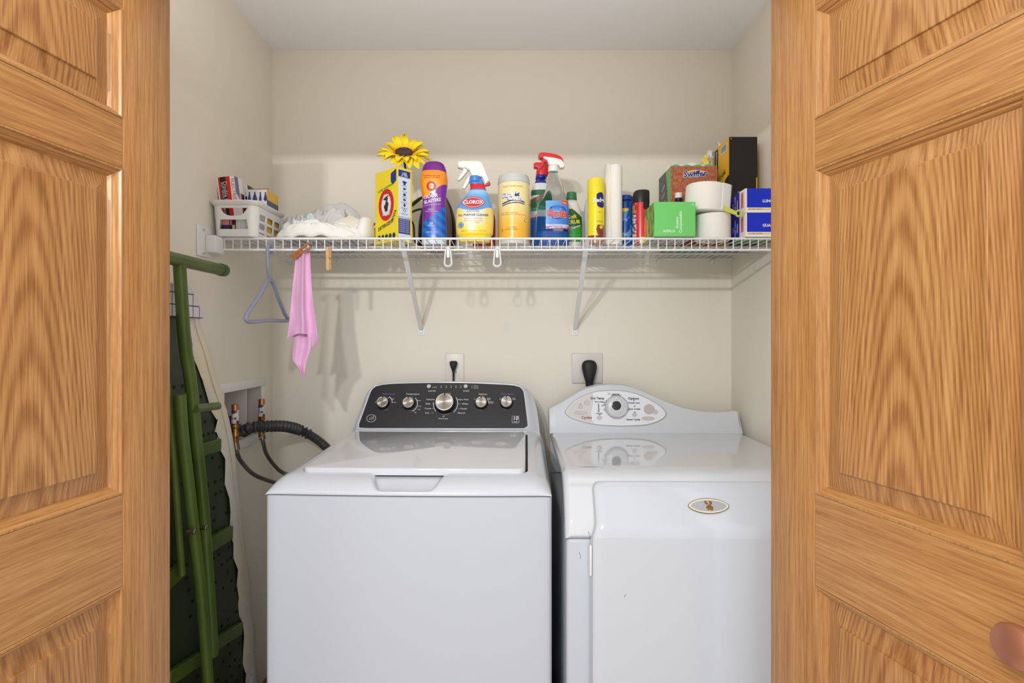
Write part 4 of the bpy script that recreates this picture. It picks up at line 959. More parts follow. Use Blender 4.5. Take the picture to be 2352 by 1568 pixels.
# clear plastic wrap by the basket
def crumple(name, loc, rx, ry, h, seed, m, lbl, cat, n=90, fold=1.0, power=.5, bend=None, group=None, rot=0, sx=6, ridg=True, th=.0015):
    V = []; Fc = []
    for j in range(n):
        for i in range(n):
            u = -1 + 2 * i / (n - 1); v = -1 + 2 * j / (n - 1)
            # square to disc
            a = u * math.sqrt(1 - v * v / 2); b = v * math.sqrt(1 - u * u / 2); r = min(1, math.hypot(a, b))
            e = 1 + .12 * noise.noise(Vector((math.atan2(b, a) * 1.3, seed, 0)))
            x = a * rx * e; y = b * ry * e
            p = Vector((a * sx * .5 + seed * 3, b * sx * .5, seed))
            q = Vector((noise.noise(p * .8), noise.noise(p * .8 + Vector((9, 9, 9))), 0)) * 1.2
            nn = math.sin(5.5 * noise.noise(p * .55 + q * .8)); n2 = math.sin(5 * noise.noise(p * 1.1 + q * 1.6))
            base_ = max(0, 1 - r ** 2.6) ** power
            z = h * base_ * (.80 + fold * (.13 * nn + .09 * n2)) + .004 + .004 * (nn + 1) * (r > .8)
            V.append(Vector((x + .006 * q.x, y + .006 * q.y, max(.0015, z))))
    Fc = grid_faces(n, n)
    o = obj(name, (V, Fc), m, None, solid=th, sharp=80); o.location = loc; o.rotation_euler = (0, 0, rot); tag(o, lbl, cat, group); return o
M_BAG = mat('thin_bag_plastic', (216, 220, 222), .3, trans=.0, alpha=.55, spec=.6)
M_RAG = mat('white_cotton', (232, 230, 226), .95, spec=.1, bump=(380, .4, .0008))
M_RAG2 = mat('grey_cotton', (206, 204, 204), .95, spec=.1, bump=(300, .4, .001))
M_RAGT = mat('pale_teal_cloth', (206, 220, 220), .8, spec=.2, bump=(120, .4, .002), vary=(30, (150, 178, 184), .52, .6))
crumple('plastic_wrap', (-.712, 1.83, Z), .040, .05, .105, 2.2, M_BAG, 'clear crumpled plastic wrap at right side of the basket', 'plastic wrap', rot=.3, n=60, power=.35, sx=3.5, fold=.8)
crumple('plastic_bag', (-.640, 1.965, Z), .140, .065, .178, 5.1, mat('bag_grey', (214, 214, 214), .35, alpha=.85), 'crumpled pale grey plastic bag behind the rags against wall', 'bag', rot=-.08, sx=4, fold=.8)
crumple('rag', (-.690, 1.87, Z), .060, .05, .112, 7.7, M_RAGT, 'crumpled pale rag with blue-green pattern beside the basket', 'rag', sx=3.5, group='rags heaped on the shelf')
crumple('rag', (-.580, 1.865, Z), .090, .055, .135, 3.3, M_RAG2, 'bunched grey rag topmost in the heap', 'rag', sx=4.5, fold=.9, group='rags heaped on the shelf')
crumple('rag', (-.60, 1.745, Z), .130, .048, .066, 1.4, M_RAG, 'long white rag lying along the front lip', 'rag', sx=4.5, fold=.75, group='rags heaped on the shelf')
crumple('rag', (-.690, 1.79, Z), .045, .045, .080, 11.4, M_RAG, 'small white rag against the basket corner', 'rag', sx=4, group='rags heaped on the shelf')
sk = thing('white_sock', 'white rolled sock at the right end of the rag heap', 'sock', (-.470, 1.79, Z))
obj('sock_body', loft(levels([(.003, .014, .035, 2.2), (.012, .023, .050, 2.3), (.035, .026, .052, 2.2), (.060, .022, .044, 2.2), (.078, .018, .03, 2), (.084, .006, .012, 2)], 5), 30), M_RAG, sk, rot=(0, R(4), 0))
fl = thing('folded_cloth', 'square cream folded cloth propped on the heap of rags', 'cloth', (-.512, 1.775, Z + .052), rot=(R(32), R(24), R(-30)))
obj('cloth_fold', join(rbox(-.040, .040, -.036, .036, 0, .005, .0022), rbox(-.039, .041, -.034, .037, .0055, .0105, .0022), rbox(-.038, .038, -.035, .034, .011, .015, .002)), mat('cream_cotton', (232, 228, 214), .95, spec=.1, bump=(400, .3, .0006)), fl)
# --- small beige pot
bp_ = thing('beige_pot', 'small beige pot with green loop handle behind the rags left of yellow box', 'pot', (hx(866, 1.93), 1.93, Z))
obj('pot_body', lathe([(.024, .001), (.027, .004), (.036, .05), (.039, .068), (.037, .072), (.030, .070)], 30), mat('beige_plastic', (176, 168, 134), .5), bp_)
obj('handle', tube([(.012 * math.cos(R(t)) - .004, 0, .072 + .022 * math.sin(R(t))) for t in range(-10, 200, 18)], .0035, 8), mat('olive_handle', (120, 122, 60), .5), bp_, label='olive green loop')

# --- yellow washing soda box
ang = math.atan2(.043, .039)
yb = thing('washing_soda_box', 'tall yellow laundry booster carton with blue and white side panel, below sunflower', 'box', (-.355, 1.727, Z), rz=ang)
BW, BD, BH = .058, .114, .228
def cm(f, u, v):
    Yc = (238, 216, 44)
    if f == 'F':
        if u < .12 or u > .90: return Yc if u < .12 else (232, 208, 50)
        if v > .97 or v < .02: return (238, 216, 60)
        if v > .875: return (22, 56, 140)
        if .10 < v < .31: return (38, 60, 140)
        return (214, 224, 238)
    if f == 'L': return Yc
    if f == 'D': return (236, 224, 120)
    return Yc
pbox('carton', yb, 0, BW, 0, BD, 0, BH, cm)
ic = []
for i, z in enumerate((.182, .164, .146, .130, .113, .097)):
    c = BW * .50
    if i == 0: ic.append(shape([(c - .009, z + .004), (c - .004, z + .006), (c + .004, z + .006), (c + .009, z + .004), (c + .007, z), (c + .004, z + .001), (c + .004, z - .006), (c - .004, z - .006), (c - .004, z + .001), (c - .007, z)]))
    elif i == 4: ic.append(shape([(c, z + .008), (c + .004, z + .001), (c + .004, z - .002), (c, z - .005), (c - .004, z - .002), (c - .004, z + .001)]))
    elif i == 5: ic.append(ringm(c, z, .0065, .006, .0045, .004, 4, 0, 360))
    else: ic.append(shape(ell(c, z, .006, .0035 if i % 2 else .0045, 6)))
ic.append(glyphs([(s, BW * .5, z, .0055) for s, z in (('Laundry', .173), ('Carpets', .155), ('Kitchen', .138), ('Pots & Pans', .121), ('Bath & Tile', .104), ('Septic Safe', .086), ('BOOSTS CLEANING', .074))]))
decal('panel_icons', flat(join(*ic), -.0005), M_NAVY, yb, 'blue icons with captions')
ftext('lettering', yb, [('USES\n& TIPS', BW * .5, .208, .0085, 'CENTER', 0, 0, .02)] + [('WASHING SODA ' * 1, BW * .5, .066 - k * .006, .0052) for k in range(7)], -.0006, M_WTXT)
LC = -(BD * .48)     # side face coordinates: glyph x = -y
g = join(ringm(LC, .118, .040, .050, .025, .034, 48)); lside = lambda vf, off=.0006: ([Vector((-off, -v.x, v.z)) for v in vf[0]], vf[1])
decal('round_logo', lside(g), M_RED, yb, 'red ring logo with white arm')
decal('round_logo_field', lside(shape(ell(LC, .118, .0255, .0345)), .0005), M_WTXT, yb)
arm = [(-.004, -.022), (.008, -.020), (.010, -.006), (.014, .002), (.006, .010), (.010, .020), (.000, .026), (-.010, .020), (-.006, .014), (.000, .016), (-.004, .004), (-.012, -.004)]
decal('arm_drawing', lside(join(shape([(LC + x, .118 + z) for x, z in arm]), shape([(LC - .014, .118 + .016), (LC + .014, .118 + .027), (LC + .013, .118 + .031), (LC - .015, .118 + .020)])), .0009), M_KTXT, yb)
decal('lettering', lside(glyphs([('ARM &', LC, .1475, .0100, 'CENTER', 0, 0, .03), ('HAMMER', LC, .0885, .0100, 'CENTER', 0, 0, .03)]), .0009), M_WTXT, yb)
decal('lettering', lside(glyphs([('SUPER WASHING', LC - .004, .171, .0105, 'CENTER', 10, 0, .02)])), mat('green_print', (60, 130, 60), .5), yb, 'green words')
decal('lettering', lside(join(glyphs([('DETERGENT', LC - .004, .054, .0150, 'CENTER', 14, .2, .03), ('SODA', LC + .040, .078, .0145, 'CENTER', 58, .1, .03)]), *[shape(ell(-.014 - k * .0195, .018 + .0, .0078, .0085, 14)) for k in range(5)])), mat('dark_teal_print', (28, 50, 66), .5), yb)
decal('corner_seal', lside(shape([(-.002, .222), (-.030, .212), (-.030, .186), (-.018, .176), (-.002, .186)]), .0007), M_NAVY, yb)

# --- sunflower
sf = thing('sunflower', 'artificial yellow sunflower with dark centre standing behind the yellow carton', 'flower', (hx(932, 1.87), 1.87, Z))
sfc = at(928, 356, 1.86) - Vector(sf.location)
HT = Matrix.Translation(sfc) @ Matrix.Rotation(R(36), 4, 'X') @ Matrix.Rotation(R(4), 4, 'Y')
def petal(length, width, lift, ang, droop, seed):
    V = []; nl, nw = 12, 7
    for j in range(nl + 1):
        t = j / nl; wd = width * (math.sin(math.pi * min(1, t * .92 + .10)) ** .62) * (1 - .2 * t) if t < 1 else 0.0005
        for i in range(nw):
            s = -1 + 2 * i / (nw - 1); r = .020 + length * t; z = lift * math.sin(t * 1.8) - droop * t * t * length + .004 * (s * s) + .0018 * math.sin(seed + t * 5 + s * 3)
            V.append(Vector((r, s * wd * .5, z)))
    M_ = Matrix.Rotation(ang, 4, 'Z'); return [M_ @ v for v in V], grid_faces(nw, nl + 1)
def petmat():
    m = mat('petal_silk', (246, 208, 36), .6, spec=.2); nt = m.node_tree; N = nt.nodes; b = N['Principled BSDF']; a = N.new('ShaderNodeAttribute'); a.attribute_name = 'print'; nt.links.new(a.outputs['Color'], b.inputs['Base Color']); b.inputs['Subsurface Weight'].default_value = .0; return m
PM = petmat()
for layer, (npet, ln, wd, lift, dr) in enumerate(((15, .072, .037, .006, .25), (13, .064, .033, .014, .05))):
    for k in range(npet):
        a = 2 * math.pi * (k + .5 * layer) / npet + random.uniform(-.1, .1); l = ln * random.uniform(.88, 1.1)
        bk_ = math.sin(a); V, Fc = petal(l * (1 - .12 * (bk_ < -.3)), wd * random.uniform(.85, 1.1), lift * random.uniform(.6, 1.4) + .022 * max(0, bk_), a, dr * random.uniform(.3, 1.3) + .25 * max(0, -bk_), k * 1.7 + layer)
        cols = []
        for v in V:
            t = min(1, max(0, (math.hypot(v.x, v.y) - .02) / .05)); cols.append(s2l(mixc((240, 150, 20), (250, 222, 48), smooth(0, .55, t))))
        obj('petal', ([HT @ v for v in V], Fc), PM, sf, cols=cols, solid=.0006)
cen = lathe(crs([(.026, -.002), (.0285, .004), (.026, .010), (.019, .013), (.013, .010), (.008, .005), (.0005, .003)], 5), 36)
cen = ([HT @ (v + Vector((0, 0, .006)) + .0018 * Vector((noise.noise(v * 300), noise.noise(v * 320), noise.noise(v * 350)))) for v in cen[0]], cen[1])
obj('flower_centre', cen, mat('brown_velvet', (82, 60, 66), .9, bump=(700, .8, .002)), sf, label='dark brown velvety disc')
obj('calyx', ([HT @ v for v in lathe([(.004, -.022), (.014, -.014), (.022, -.004)], 20)[0]], lathe([(.004, -.022), (.014, -.014), (.022, -.004)], 20)[1]), mat('calyx_green', (70, 78, 40), .6), sf)
stp = HT @ Vector((0, 0, -.018))
obj('stem', tube(crs([tuple(stp), tuple(stp + Vector((.004, .01, -.05))), (.006, .015, .10), (.0, .01, .003)], 6), .0036, 10), mat('stem_green', (58, 74, 36), .6), sf)
def leafm(p0, d, L_, w_, up):
    d = Vector(d).normalized(); s = d.cross(Vector((0, 0, 1))).normalized(); V = []
    for j in range(11):
        t = j / 10; wd = w_ * math.sin(math.pi * (t * .94 + .03)) ** .8
        for i in range(5): q = -1 + i * .5; V.append(Vector(p0) + d * L_ * t + Vector((0, 0, up * math.sin(t * 2.2))) + s * q * wd * .5 + Vector((0, 0, .004 * abs(q))))
    return V, grid_faces(5, 11)
obj('leaf', leafm((.004, .01, .125), (.8, -.12, .45), .075, .030, .012), mat('leaf_green', (64, 92, 60), .5), sf, solid=.0008)
obj('leaf', leafm((.004, .01, .11), (.9, .1, .2), .060, .026, .010), MATS['leaf_green'], sf, solid=.0008)
obj('leaf', leafm((.0, -.0, .205), (-.9, .1, .3), .03, .02, .004), MATS['leaf_green'], sf, solid=.0008)

# --- purple/orange scent booster bottle
pb = thing('booster_bottle', 'purple, orange and blue laundry booster bottle with purple cap', 'bottle', (-.2505, 1.815, Z))
c2 = cv(2, pb.location)
def L2(rows, f, ry, n=2.3, sub=6, base=True):   # rows: (y_detail, xleft, xright[, depth ratio])
    out = []
    for r in rows:
        xl = f(r[1], r[0]); xr = f(r[2], r[0]); k = r[3] if len(r) > 3 else ry; out.append((xl[1], (xr[0] - xl[0]) / 2, (xr[0] - xl[0]) / 2 * k, n, (xl[0] + xr[0]) / 2, 0))
    out.sort(key=lambda a: a[0]); out[0] = ((.0005,) if base else (out[0][0] - .001,)) + out[0][1:]; return crs(out, sub)
rows = [(1302, 632, 868), (1292, 618, 880), (1250, 612, 885), (1130, 616, 882), (1000, 622, 876), (880, 622, 874), (780, 618, 876), (700, 608, 886), (640, 598, 894), (590, 596, 894), (545, 604, 888), (500, 612, 882)]
PBL = L2(rows, c2, .62)
x7 = c2(745, 700)[0]
def z2(y): return c2(0, y)[1]
def x2(x): return c2(x, 0)[0]
def pcol(x, y, z):
    t = (x - x2(600)) / (x2(890) - x2(600)); t = max(0, min(1, t))
    b1_ = z2(800) + (z2(650) - z2(800)) * smooth(0.05, 1.0, t) ; b2_ = z2(1065) + (z2(860) - z2(1065)) * t ** 1.4
    if y > .004: return (110, 40, 150) if z > b2_ else (20, 100, 200)
    if z > b1_:
        r = math.hypot(x - x2(728), (z - z2(675))); d = abs(math.sin(math.atan2(z - z2(675), x - x2(728)) * 7)); return mixc((255, 196, 90), (244, 150, 36), min(1, r / .035)) if r < .035 else (242, 146, 36)
    if z > b2_: return (122, 44, 160)
    if z < z2(1245): return (206, 222, 236)
    return mixc((26, 120, 214), (24, 84, 180), .5 + .5 * math.sin(x * 160 + z * 220))
vf, C_ = loft(crs(PBL, 3), 72, pcol); obj('bottle_body', vf, cmat('glossy_sleeve', .22, coat=.3), pb, cols=C_)
capr = [(512, 611, 884), (498, 613, 882), (470, 620, 874), (440, 630, 862), (415, 645, 848), (398, 668, 822), (389, 700, 790), (386, 735, 755)]
CL = L2(capr, c2, .62, base=False)
obj('cap', loft(CL, 48), mat('purple_cap', (116, 30, 136), .35), pb, label='purple domed cap')
parts = glyphs([('ODOR', x2(718), z2(783), .0155, 'CENTER', 8, .15, .03), ('BLASTERS', x2(735), z2(832), .0150, 'CENTER', 10, .15, .03, .85)], .004)
decal('lettering', wrap(parts, PBL, .0006), M_WTXT, pb); decal('lettering', wrap(glyphs([('in-wash freshness booster', x2(735), z2(872), .0052, 'CENTER', 6), ('FRESH', x2(722), z2(925), .0065), ('lasting scent crystals', x2(728), z2(943), .005), ('24', x2(725), z2(1075), .011, 'CENTER', 0, 0, .02), ('WEEKS', x2(725), z2(1100), .007), ('NET WT 24 OZ', x2(735), z2(1170), .0055)], .004), PBL, .0006), M_WTXT, pb)
decal('lettering', wrap(glyphs([('Freshness that lasts', x2(735), z2(562), .0068), ('infused with odor fighters', x2(735), z2(582), .0052)], .004), PBL, .0006), mat('brown_print', (120, 50, 40), .5), pb)
decal('round_logo', wrap(join(ringm(x2(728), z2(675), .0155, .0155, .0085, .0085, 36), glyphs([('ARM', x2(728), z2(675), .008)], .004)), PBL, .0006), M_RED, pb)

# --- clothes iron behind it
ir = thing('clothes_iron', 'black clothes iron standing on its heel behind the purple bottle', 'iron', (hx(1003, 1.93), 1.945, Z), rz=R(6))
IL = crs([(.001, .040, .030, 2.6, 0, 0), (.01, .060, .036, 2.8, 0, 0), (.04, .066, .036, 2.6, 0, 0), (.10, .064, .034, 2.4, 0, -.002), (.15, .052, .028, 2.2, 0, .002), (.19, .032, .020, 2, 0, .006), (.213, .012, .010, 2, 0, .010), (.218, .003, .003, 2, 0, .012)], 6)
obj('housing', loft(IL, 40), mat('iron_black', (20, 20, 22), .25), ir)
obj('soleplate', loft([(z, rx * .78, .004, 2, cx, -ry * .97 + cy - .002) for z, rx, ry, n, cx, cy in IL], 36), mat('sole_bronze', (120, 96, 84), .4, metal=.6, bump=(160, .3, .001)), ir, label='bronze soleplate')
obj('handle', tube(crs([(0, .03, .03), (0, .055, .05), (0, .06, .10), (0, .05, .145), (0, .022, .165)], 5), .010, 14), M_BLACK, ir)
cd = crs([(-.055, .0, .02), (-.075, -.02, .03), (-.078, -.03, .075), (-.086, -.025, .098), (-.100, -.01, .090), (-.118, 0, .085), (-.10, .02, .12)], 6)
obj('cord', tube(cd, .0028, 8), M_RUB, ir)

# --- generic spray head
def spray_head(parent, head, collar_r, zc0, zc1, th, m, mc=None, trig=None, mt=None, nz=None, mn=None, xc=0):
    obj('spray_head', prism(head, -th, th, th * .45), m, parent)
    obj('collar', lathe([(collar_r * .96, zc0), (collar_r, zc0 + .002), (collar_r * .97, zc1 - .002), (collar_r * .85, zc1)], 30, Matrix.Translation((xc, 0, 0))), mc or m, parent)
    if trig: obj('trigger', prism(trig, -th * .62, th * .62, th * .25), mt or m, parent)
    if nz: obj('nozzle', xf(lathe([(.0055, 0), (.0085, .001), (.0085, .010), (.0075, .012)], 20), axis_M(nz, (-1, 0, 0))), mn or m, parent)

# --- blue and yellow cleaner spray
cx_ = thing('spray_bottle', 'blue and yellow all purpose cleaner spray bottle with white trigger', 'spray bottle', (-.1165, 1.766, Z))
c2 = cv(2, cx_.location)
rows = [(1212, 1030, 1355), (1204, 1008, 1372), (1180, 992, 1388), (1100, 985, 1394), (1000, 984, 1397), (930, 990, 1392), (880, 1004, 1380), (820, 1040, 1362), (760, 1088, 1342), (710, 1130, 1320), (660, 1142, 1302), (610, 1130, 1285), (575, 1122, 1262)]
XL2 = L2(rows, c2, .52, 2.4)
X0 = c2(1190, 0)[0]
def ccol(x, y, z):
    if z > z2(705): 
        return (206, 30, 50) if z2(695) < z < z2(632) else (70, 140, 220)
    u = (x - x2(1180)) / .045
    bb = z2(905) - .010 * (1 - min(1, u * u)) 
    if z > bb: return mixc((92, 160, 226), (150, 200, 236), smooth(z2(800), z2(705), z))
    t = smooth(z2(1190), z2(1020), z); c = mixc((246, 216, 30), (232, 226, 208), t)
    e = smooth(.55, 1.0, abs(u)); c = mixc(c, (240, 206, 90), e * .8)
    return c
z2 = lambda y: c2(0, y)[1]
x2 = lambda x: c2(x, 0)[0]
vf, C_ = loft(crs(XL2, 3), 72, ccol); obj('bottle_body', vf, cmat('printed_gloss', .25, coat=.2), cx_, cols=C_)
hd = [c2(*p) for p in ((1003, 398), (1020, 388), (1060, 385), (1225, 385), (1262, 396), (1285, 430), (1310, 490), (1340, 570), (1352, 605), (1300, 648), (1288, 600), (1270, 560), (1160, 560), (1145, 520), (1130, 488), (1095, 466), (1055, 470), (1005, 456))]
tg = [c2(*p) for p in ((1062, 462), (1105, 470), (1115, 492), (1075, 545), (1020, 600), (1002, 592), (1030, 540), (1062, 492))]
spray_head(cx_, hd, .0185, z2(610), z2(548), .0125, mat('white_trigger', (236, 236, 232), .35), MATS['purple_cap'] if False else mat('blue_collar', (66, 138, 218), .35), tg, xc=x2(1195), nz=None)
tg2 = [c2(*p) for p in ((1128, 545), (1150, 560), (1130, 610), (1080, 690), (1058, 678), (1085, 610))]
obj('trigger_guard', prism(tg2, -.006, .006, .0015), MATS['white_trigger'], cx_)
obj('lock_tab', prism([c2(*p) for p in ((1298, 628), (1345, 606), (1362, 628), (1356, 644), (1302, 655))], -.007, .007, .0015), M_RED, cx_, label='red tab')
lx, lz = x2(1178), z2(850)
lg = [(lx + .036 * s, lz + h) for s, h in ((-1, 0), (-.55, .013), (0, .0175), (.55, .013), (1, 0), (.55, -.013), (0, -.0175), (-.55, -.013))]
def poly_wrap(pts, L, off, parent, m, name):
    pts = crs(pts, 4, True) if len(pts) > 6 else pts; bm = bmesh.new(); f = bm.faces.new([bm.verts.new((x, 0, z)) for x, z in pts]); bmesh.ops.triangulate(bm, faces=[f])
    for _ in range(3): bmesh.ops.subdivide_edges(bm, edges=[e for e in bm.edges if e.calc_length() > .005], cuts=1); bmesh.ops.triangulate(bm, faces=bm.faces)
    bm.verts.index_update(); g = ([v.co.copy() for v in bm.verts], [tuple(v.index for v in q.verts) for q in bm.faces]); bm.free(); return decal(name, wrap(g, L, off), m, parent)
poly_wrap([(lx + (x - lx) * 1.06, lz + (z - lz) * 1.10) for x, z in lg], XL2, .0006, cx_, M_RED, 'logo_rim')
poly_wrap([(lx + (x - lx) * .96, lz + (z - lz) * .95) for x, z in lg], XL2, .0009, cx_, M_WTXT, 'logo_rim')
poly_wrap([(lx + (x - lx) * .90, lz + (z - lz) * .87) for x, z in lg], XL2, .0012, cx_, mat('logo_rust', (190, 60, 70), .4), 'logo_field')
decal('lettering', wrap(glyphs([('CLOROX', lx, lz, .0155, 'CENTER', 0, 0, .04, .95)], .004), XL2, .0016), M_WTXT, cx_)
decal('lettering', wrap(glyphs([('BLEACH-FREE', x2(1180), z2(952), .0065), ('ALL PURPOSE CLEANER', x2(1180), z2(990), .0090, 'CENTER', 0, 0, .03)], .004), XL2, .0006), mat('slate_print', (64, 92, 130), .5), cx_)
decal('lettering', wrap(glyphs([('KILLS 99.9% OF BACTERIA', x2(1185), z2(1028), .0050), ('cuts through grease and grime', x2(1180), z2(1050), .0048), ('LEMON FRESH', x2(1190), z2(1072), .0050), ('32 FL OZ', x2(1280), z2(1160), .0050), ('KEEP OUT OF REACH', x2(1130), z2(1160), .0050)], .004), XL2, .0006), mat('tan_print', (170, 110, 70), .5), cx_)
decal('seal', wrap(join(ringm(x2(1046), z2(1097), .0095, .0095, .0075, .0075, 28), shape(ell(x2(1046), z2(1097), .006, .006, 20))), XL2, .0008), mat('sky_print', (70, 150, 210), .4), cx_)

# --- red bottle behind
rb = thing('red_bottle', 'red plastic bottle mostly hidden behind the blue and yellow spray', 'bottle', (hx(1112, 1.905), 1.905, Z))
obj('bottle_body', loft(levels([(.001, .034, .022, 2.4), (.006, .038, .025, 2.4), (.10, .038, .025, 2.4), (.125, .030, .02, 2.2), (.145, .013, .012, 2)], 5), 40), mat('red_plastic', (176, 44, 40), .35), rb)
obj('cap', cyl(.013, .145, .165, 24, .002), M_PLAS, rb)

# --- wipes canister
wc = thing('wipes_canister', 'yellow and white disinfecting wipes canister with pale lid', 'canister', (hx(1180, 1.82), 1.835, Z))
c2 = cv(2, wc.location, 1.80); z2 = lambda y: c2(0, y)[1]; x2 = lambda x: c2(x, 0)[0]
rW = .0515
WL = [(.0005, rW - .004, rW - .004, 2, 0, 0), (.003, rW - .001, rW - .001, 2, 0, 0), (.012, rW, rW, 2, 0, 0), (.205, rW, rW, 2, 0, 0), (.2055, rW - .001, rW - .001, 2, 0, 0)]
obj('tub', loft(WL, 64), mat('tub_white', (212, 210, 204), .4), wc)
def wcol(x, y, z):
    t = smooth(.03, .15, z); c = mixc((244, 186, 62), (248, 232, 172), t); return c
vf, C_ = shell(WL, .014, .198, R(180), R(360), .0005, wcol); obj('label', vf, cmat('printed_gloss'), wc, cols=C_)
vf, C_ = shell(WL, .014, .198, R(0), R(180), .0005, wcol); obj('label', vf, cmat('printed_gloss'), wc, cols=C_)
obj('lid', lathe([(rW - .001, .199), (rW + .001, .201), (rW + .001, .210), (rW - .001, .218), (rW - .004, .226), (rW - .012, .229), (.02, .229), (.019, .231), (.0005, .231)], 56), mat('lid_pale', (204, 206, 204), .35), wc, label='pale grey lid')
tt = [('Care &', x2(1572), z2(755), .0200, 'CENTER', 6, .2, .05), ('Clean', x2(1622), z2(795), .0200, 'CENTER', -3, .2, .05)]
decal('lettering_shadow', wrap(glyphs([(a, b - .0008, c - .0008, d, e, f, g_, .09) for a, b, c, d, e, f, g_, h_ in tt], .004), WL, .0008), M_NAVY, wc)
decal('lettering', wrap(glyphs(tt, .004), WL, .0014), mat('lilac_print', (220, 224, 246), .4), wc)
sw = [(x2(1490) + (x2(1735) - x2(1490)) * k / 20, z2(870) + .010 * math.sin(k / 20 * 2.6) ) for k in range(21)]
decal('swoosh', wrap(([Vector((x, 0, z + .0035)) for x, z in sw] + [Vector((x, 0, z + .0075)) for x, z in sw], [(i, i + 1, 22 + i, 21 + i) for i in range(20)]), WL, .0009), M_NAVY, wc)
decal('swoosh', wrap(([Vector((x, 0, z - .003)) for x, z in sw] + [Vector((x, 0, z - .0005)) for x, z in sw], [(i, i + 1, 22 + i, 21 + i) for i in range(20)]), WL, .0009), M_NAVY, wc)
decal('lettering', wrap(glyphs([('FOR YOUR HOME', x2(1605), z2(668), .0078), ('DISINFECTING WIPES', x2(1610), z2(850), .0072, 'CENTER', 4), ('Kills 99.9% of bacteria', x2(1570), z2(955), .006), ('leaves surfaces clean and fresh lemon', x2(1600), z2(972), .0056), ('110 WIPES', x2(1590), z2(1115), .0065), ('LEMON SCENT', x2(1590), z2(1135), .0065)], .004), WL, .0008), mat('rust_text', (176, 74, 44), .5), wc)
decal('lettering', wrap(glyphs([('75', x2(1480), z2(1140), .014), ('Care', x2(1755), z2(1000), .016, 'CENTER', 80)], .003), WL, .0008), mat('grey_brown_print', (110, 84, 60), .5), wc)

# --- white/green/blue spray with red trigger (behind)
ly = thing('spray_bottle', 'white, green and blue bathroom spray bottle with red trigger, behind glass cleaner', 'spray bottle', (hx(1243, 1.93), 1.925, Z))
c3 = cv(3, ly.location, 1.91); z3 = lambda y: c3(0, y)[1]; x3 = lambda x: c3(x, 0)[0]
rows = [(1255, 110, 372), (1245, 98, 384), (1150, 96, 386), (950, 98, 384), (800, 100, 382), (700, 102, 378), (620, 104, 372), (560, 112, 358), (510, 134, 335), (480, 150, 310), (450, 165, 290), (400, 176, 276), (375, 180, 270)]
LL = L2(rows, c3, .55, 2.3)
def lcol(x, y, z):
    if z > z3(570): return (228, 230, 232) if z < z3(480) else (24, 52, 160)
    d = (x - x3(100)) / .05
    if z > z3(790) : return (34, 110, 78) if z < z3(690) + .02 * d or z > z3(640) else (226, 230, 236)
    if z > z3(840): return (70, 150, 130)
    if z > z3(900) - .004: return (204, 214, 224)
    return (30, 104, 186)
vf, C_ = loft(crs(LL, 2), 56, lcol); obj('bottle_body', vf, cmat('printed_gloss'), ly, cols=C_)
hd = [c3(*p) for p in ((142, 232), (180, 222), (232, 222), (268, 205), (330, 205), (372, 240), (340, 330), (312, 392), (200, 392), (196, 350), (185, 296), (142, 290))]
tg = [c3(*p) for p in ((180, 300), (222, 300), (205, 345), (185, 420), (162, 430), (172, 360))]
spray_head(ly, hd, .019, z3(420), z3(380), .012, mat('red_trigger', (214, 34, 42), .35), mat('royal_collar', (24, 46, 160), .35), tg, xc=x3(235))
decal('lettering', wrap(glyphs([('BATHROOM', x3(200), z3(680), .015, 'CENTER', 30, .1, .03), ('Disinfectant', x3(190), z3(870), .012, 'CENTER', 50, .1, .02)], .004), LL, .0006), mat('maroon_print', (196, 60, 70), .4), ly)

# --- clear glass cleaner
wn = thing('glass_cleaner_bottle', 'clear glass cleaner spray bottle with red and white trigger and blue liquid', 'spray bottle', (hx(1270, 1.835), 1.835, Z))
c3 = cv(3, wn.location, 1.835); z3 = lambda y: c3(0, y)[1]; x3 = lambda x: c3(x, 0)[0]
rows = [(1275, 190, 560), (1264, 172, 572), (1200, 164, 578), (1050, 166, 576), (900, 176, 574), (800, 186, 572), (735, 205, 566), (690, 245, 548), (620, 272, 525), (540, 292, 505), (460, 305, 474), (400, 320, 448), (370, 330, 434), (345, 332, 430)]
NL = L2(rows, c3, .55, 2.5)
obj('bottle_body', loft(NL, 48), mat('clear_plastic', (240, 246, 248), .06, trans=1, ior=1.18, spec=.6), wn)
LQ = [(z, rx - .0022, ry - .0022, n_, cx, cy) for z, rx, ry, n_, cx, cy in NL if z < z3(1080)]
LQ[0] = (.003,) + LQ[0][1:]
obj('liquid', loft(LQ, 48), mat('blue_liquid', (20, 96, 190), .1, spec=.5, alpha=.92), wn, label='blue liquid in the bottle foot')
obj('dip_tube', tube([(x3(385), 0, z3(360)), (x3(370), 0, z3(1200))], .0022, 8), mat('tube_clear', (220, 224, 226), .3, alpha=.6), wn)
def ncol(x, y, z):
    if z < z3(1020): return (150, 60, 170) if z < z3(1046) else (196, 196, 226)
    r = math.hypot((x - x3(425)) / 1.25, z - z3(870))
    if .021 < r < .0235 and z < z3(800): return (20, 60, 160)
    c = mixc((60, 120, 210), (120, 180, 236), smooth(x3(560), x3(290), x) * .6 + .3 * smooth(z3(1020), z3(760), z))
    if z > z3(775) and x > x3(475): return (222, 70, 40)
    if r < .0215: return mixc((110, 180, 240), (40, 110, 200), r / .0215)
    return c
vf, C_ = shell(NL, z3(1078), z3(728), R(212), R(352), .0007, ncol, nz=100, nt=110, inside=lambda x, z: x > x3(280)); obj('label', vf, cmat('printed_gloss'), wn, cols=C_)
tt = [('Windex', x3(420), z3(892), .036, 'CENTER', 2, .10, .03, .60)]
decal('lettering_shadow', wrap(glyphs([tt[0][:7] + (.055, .60)], .004), NL, .0010), M_WTXT, wn)
decal('lettering', wrap(glyphs(tt, .004), NL, .0016), mat('windex_red', (216, 60, 36), .4), wn)
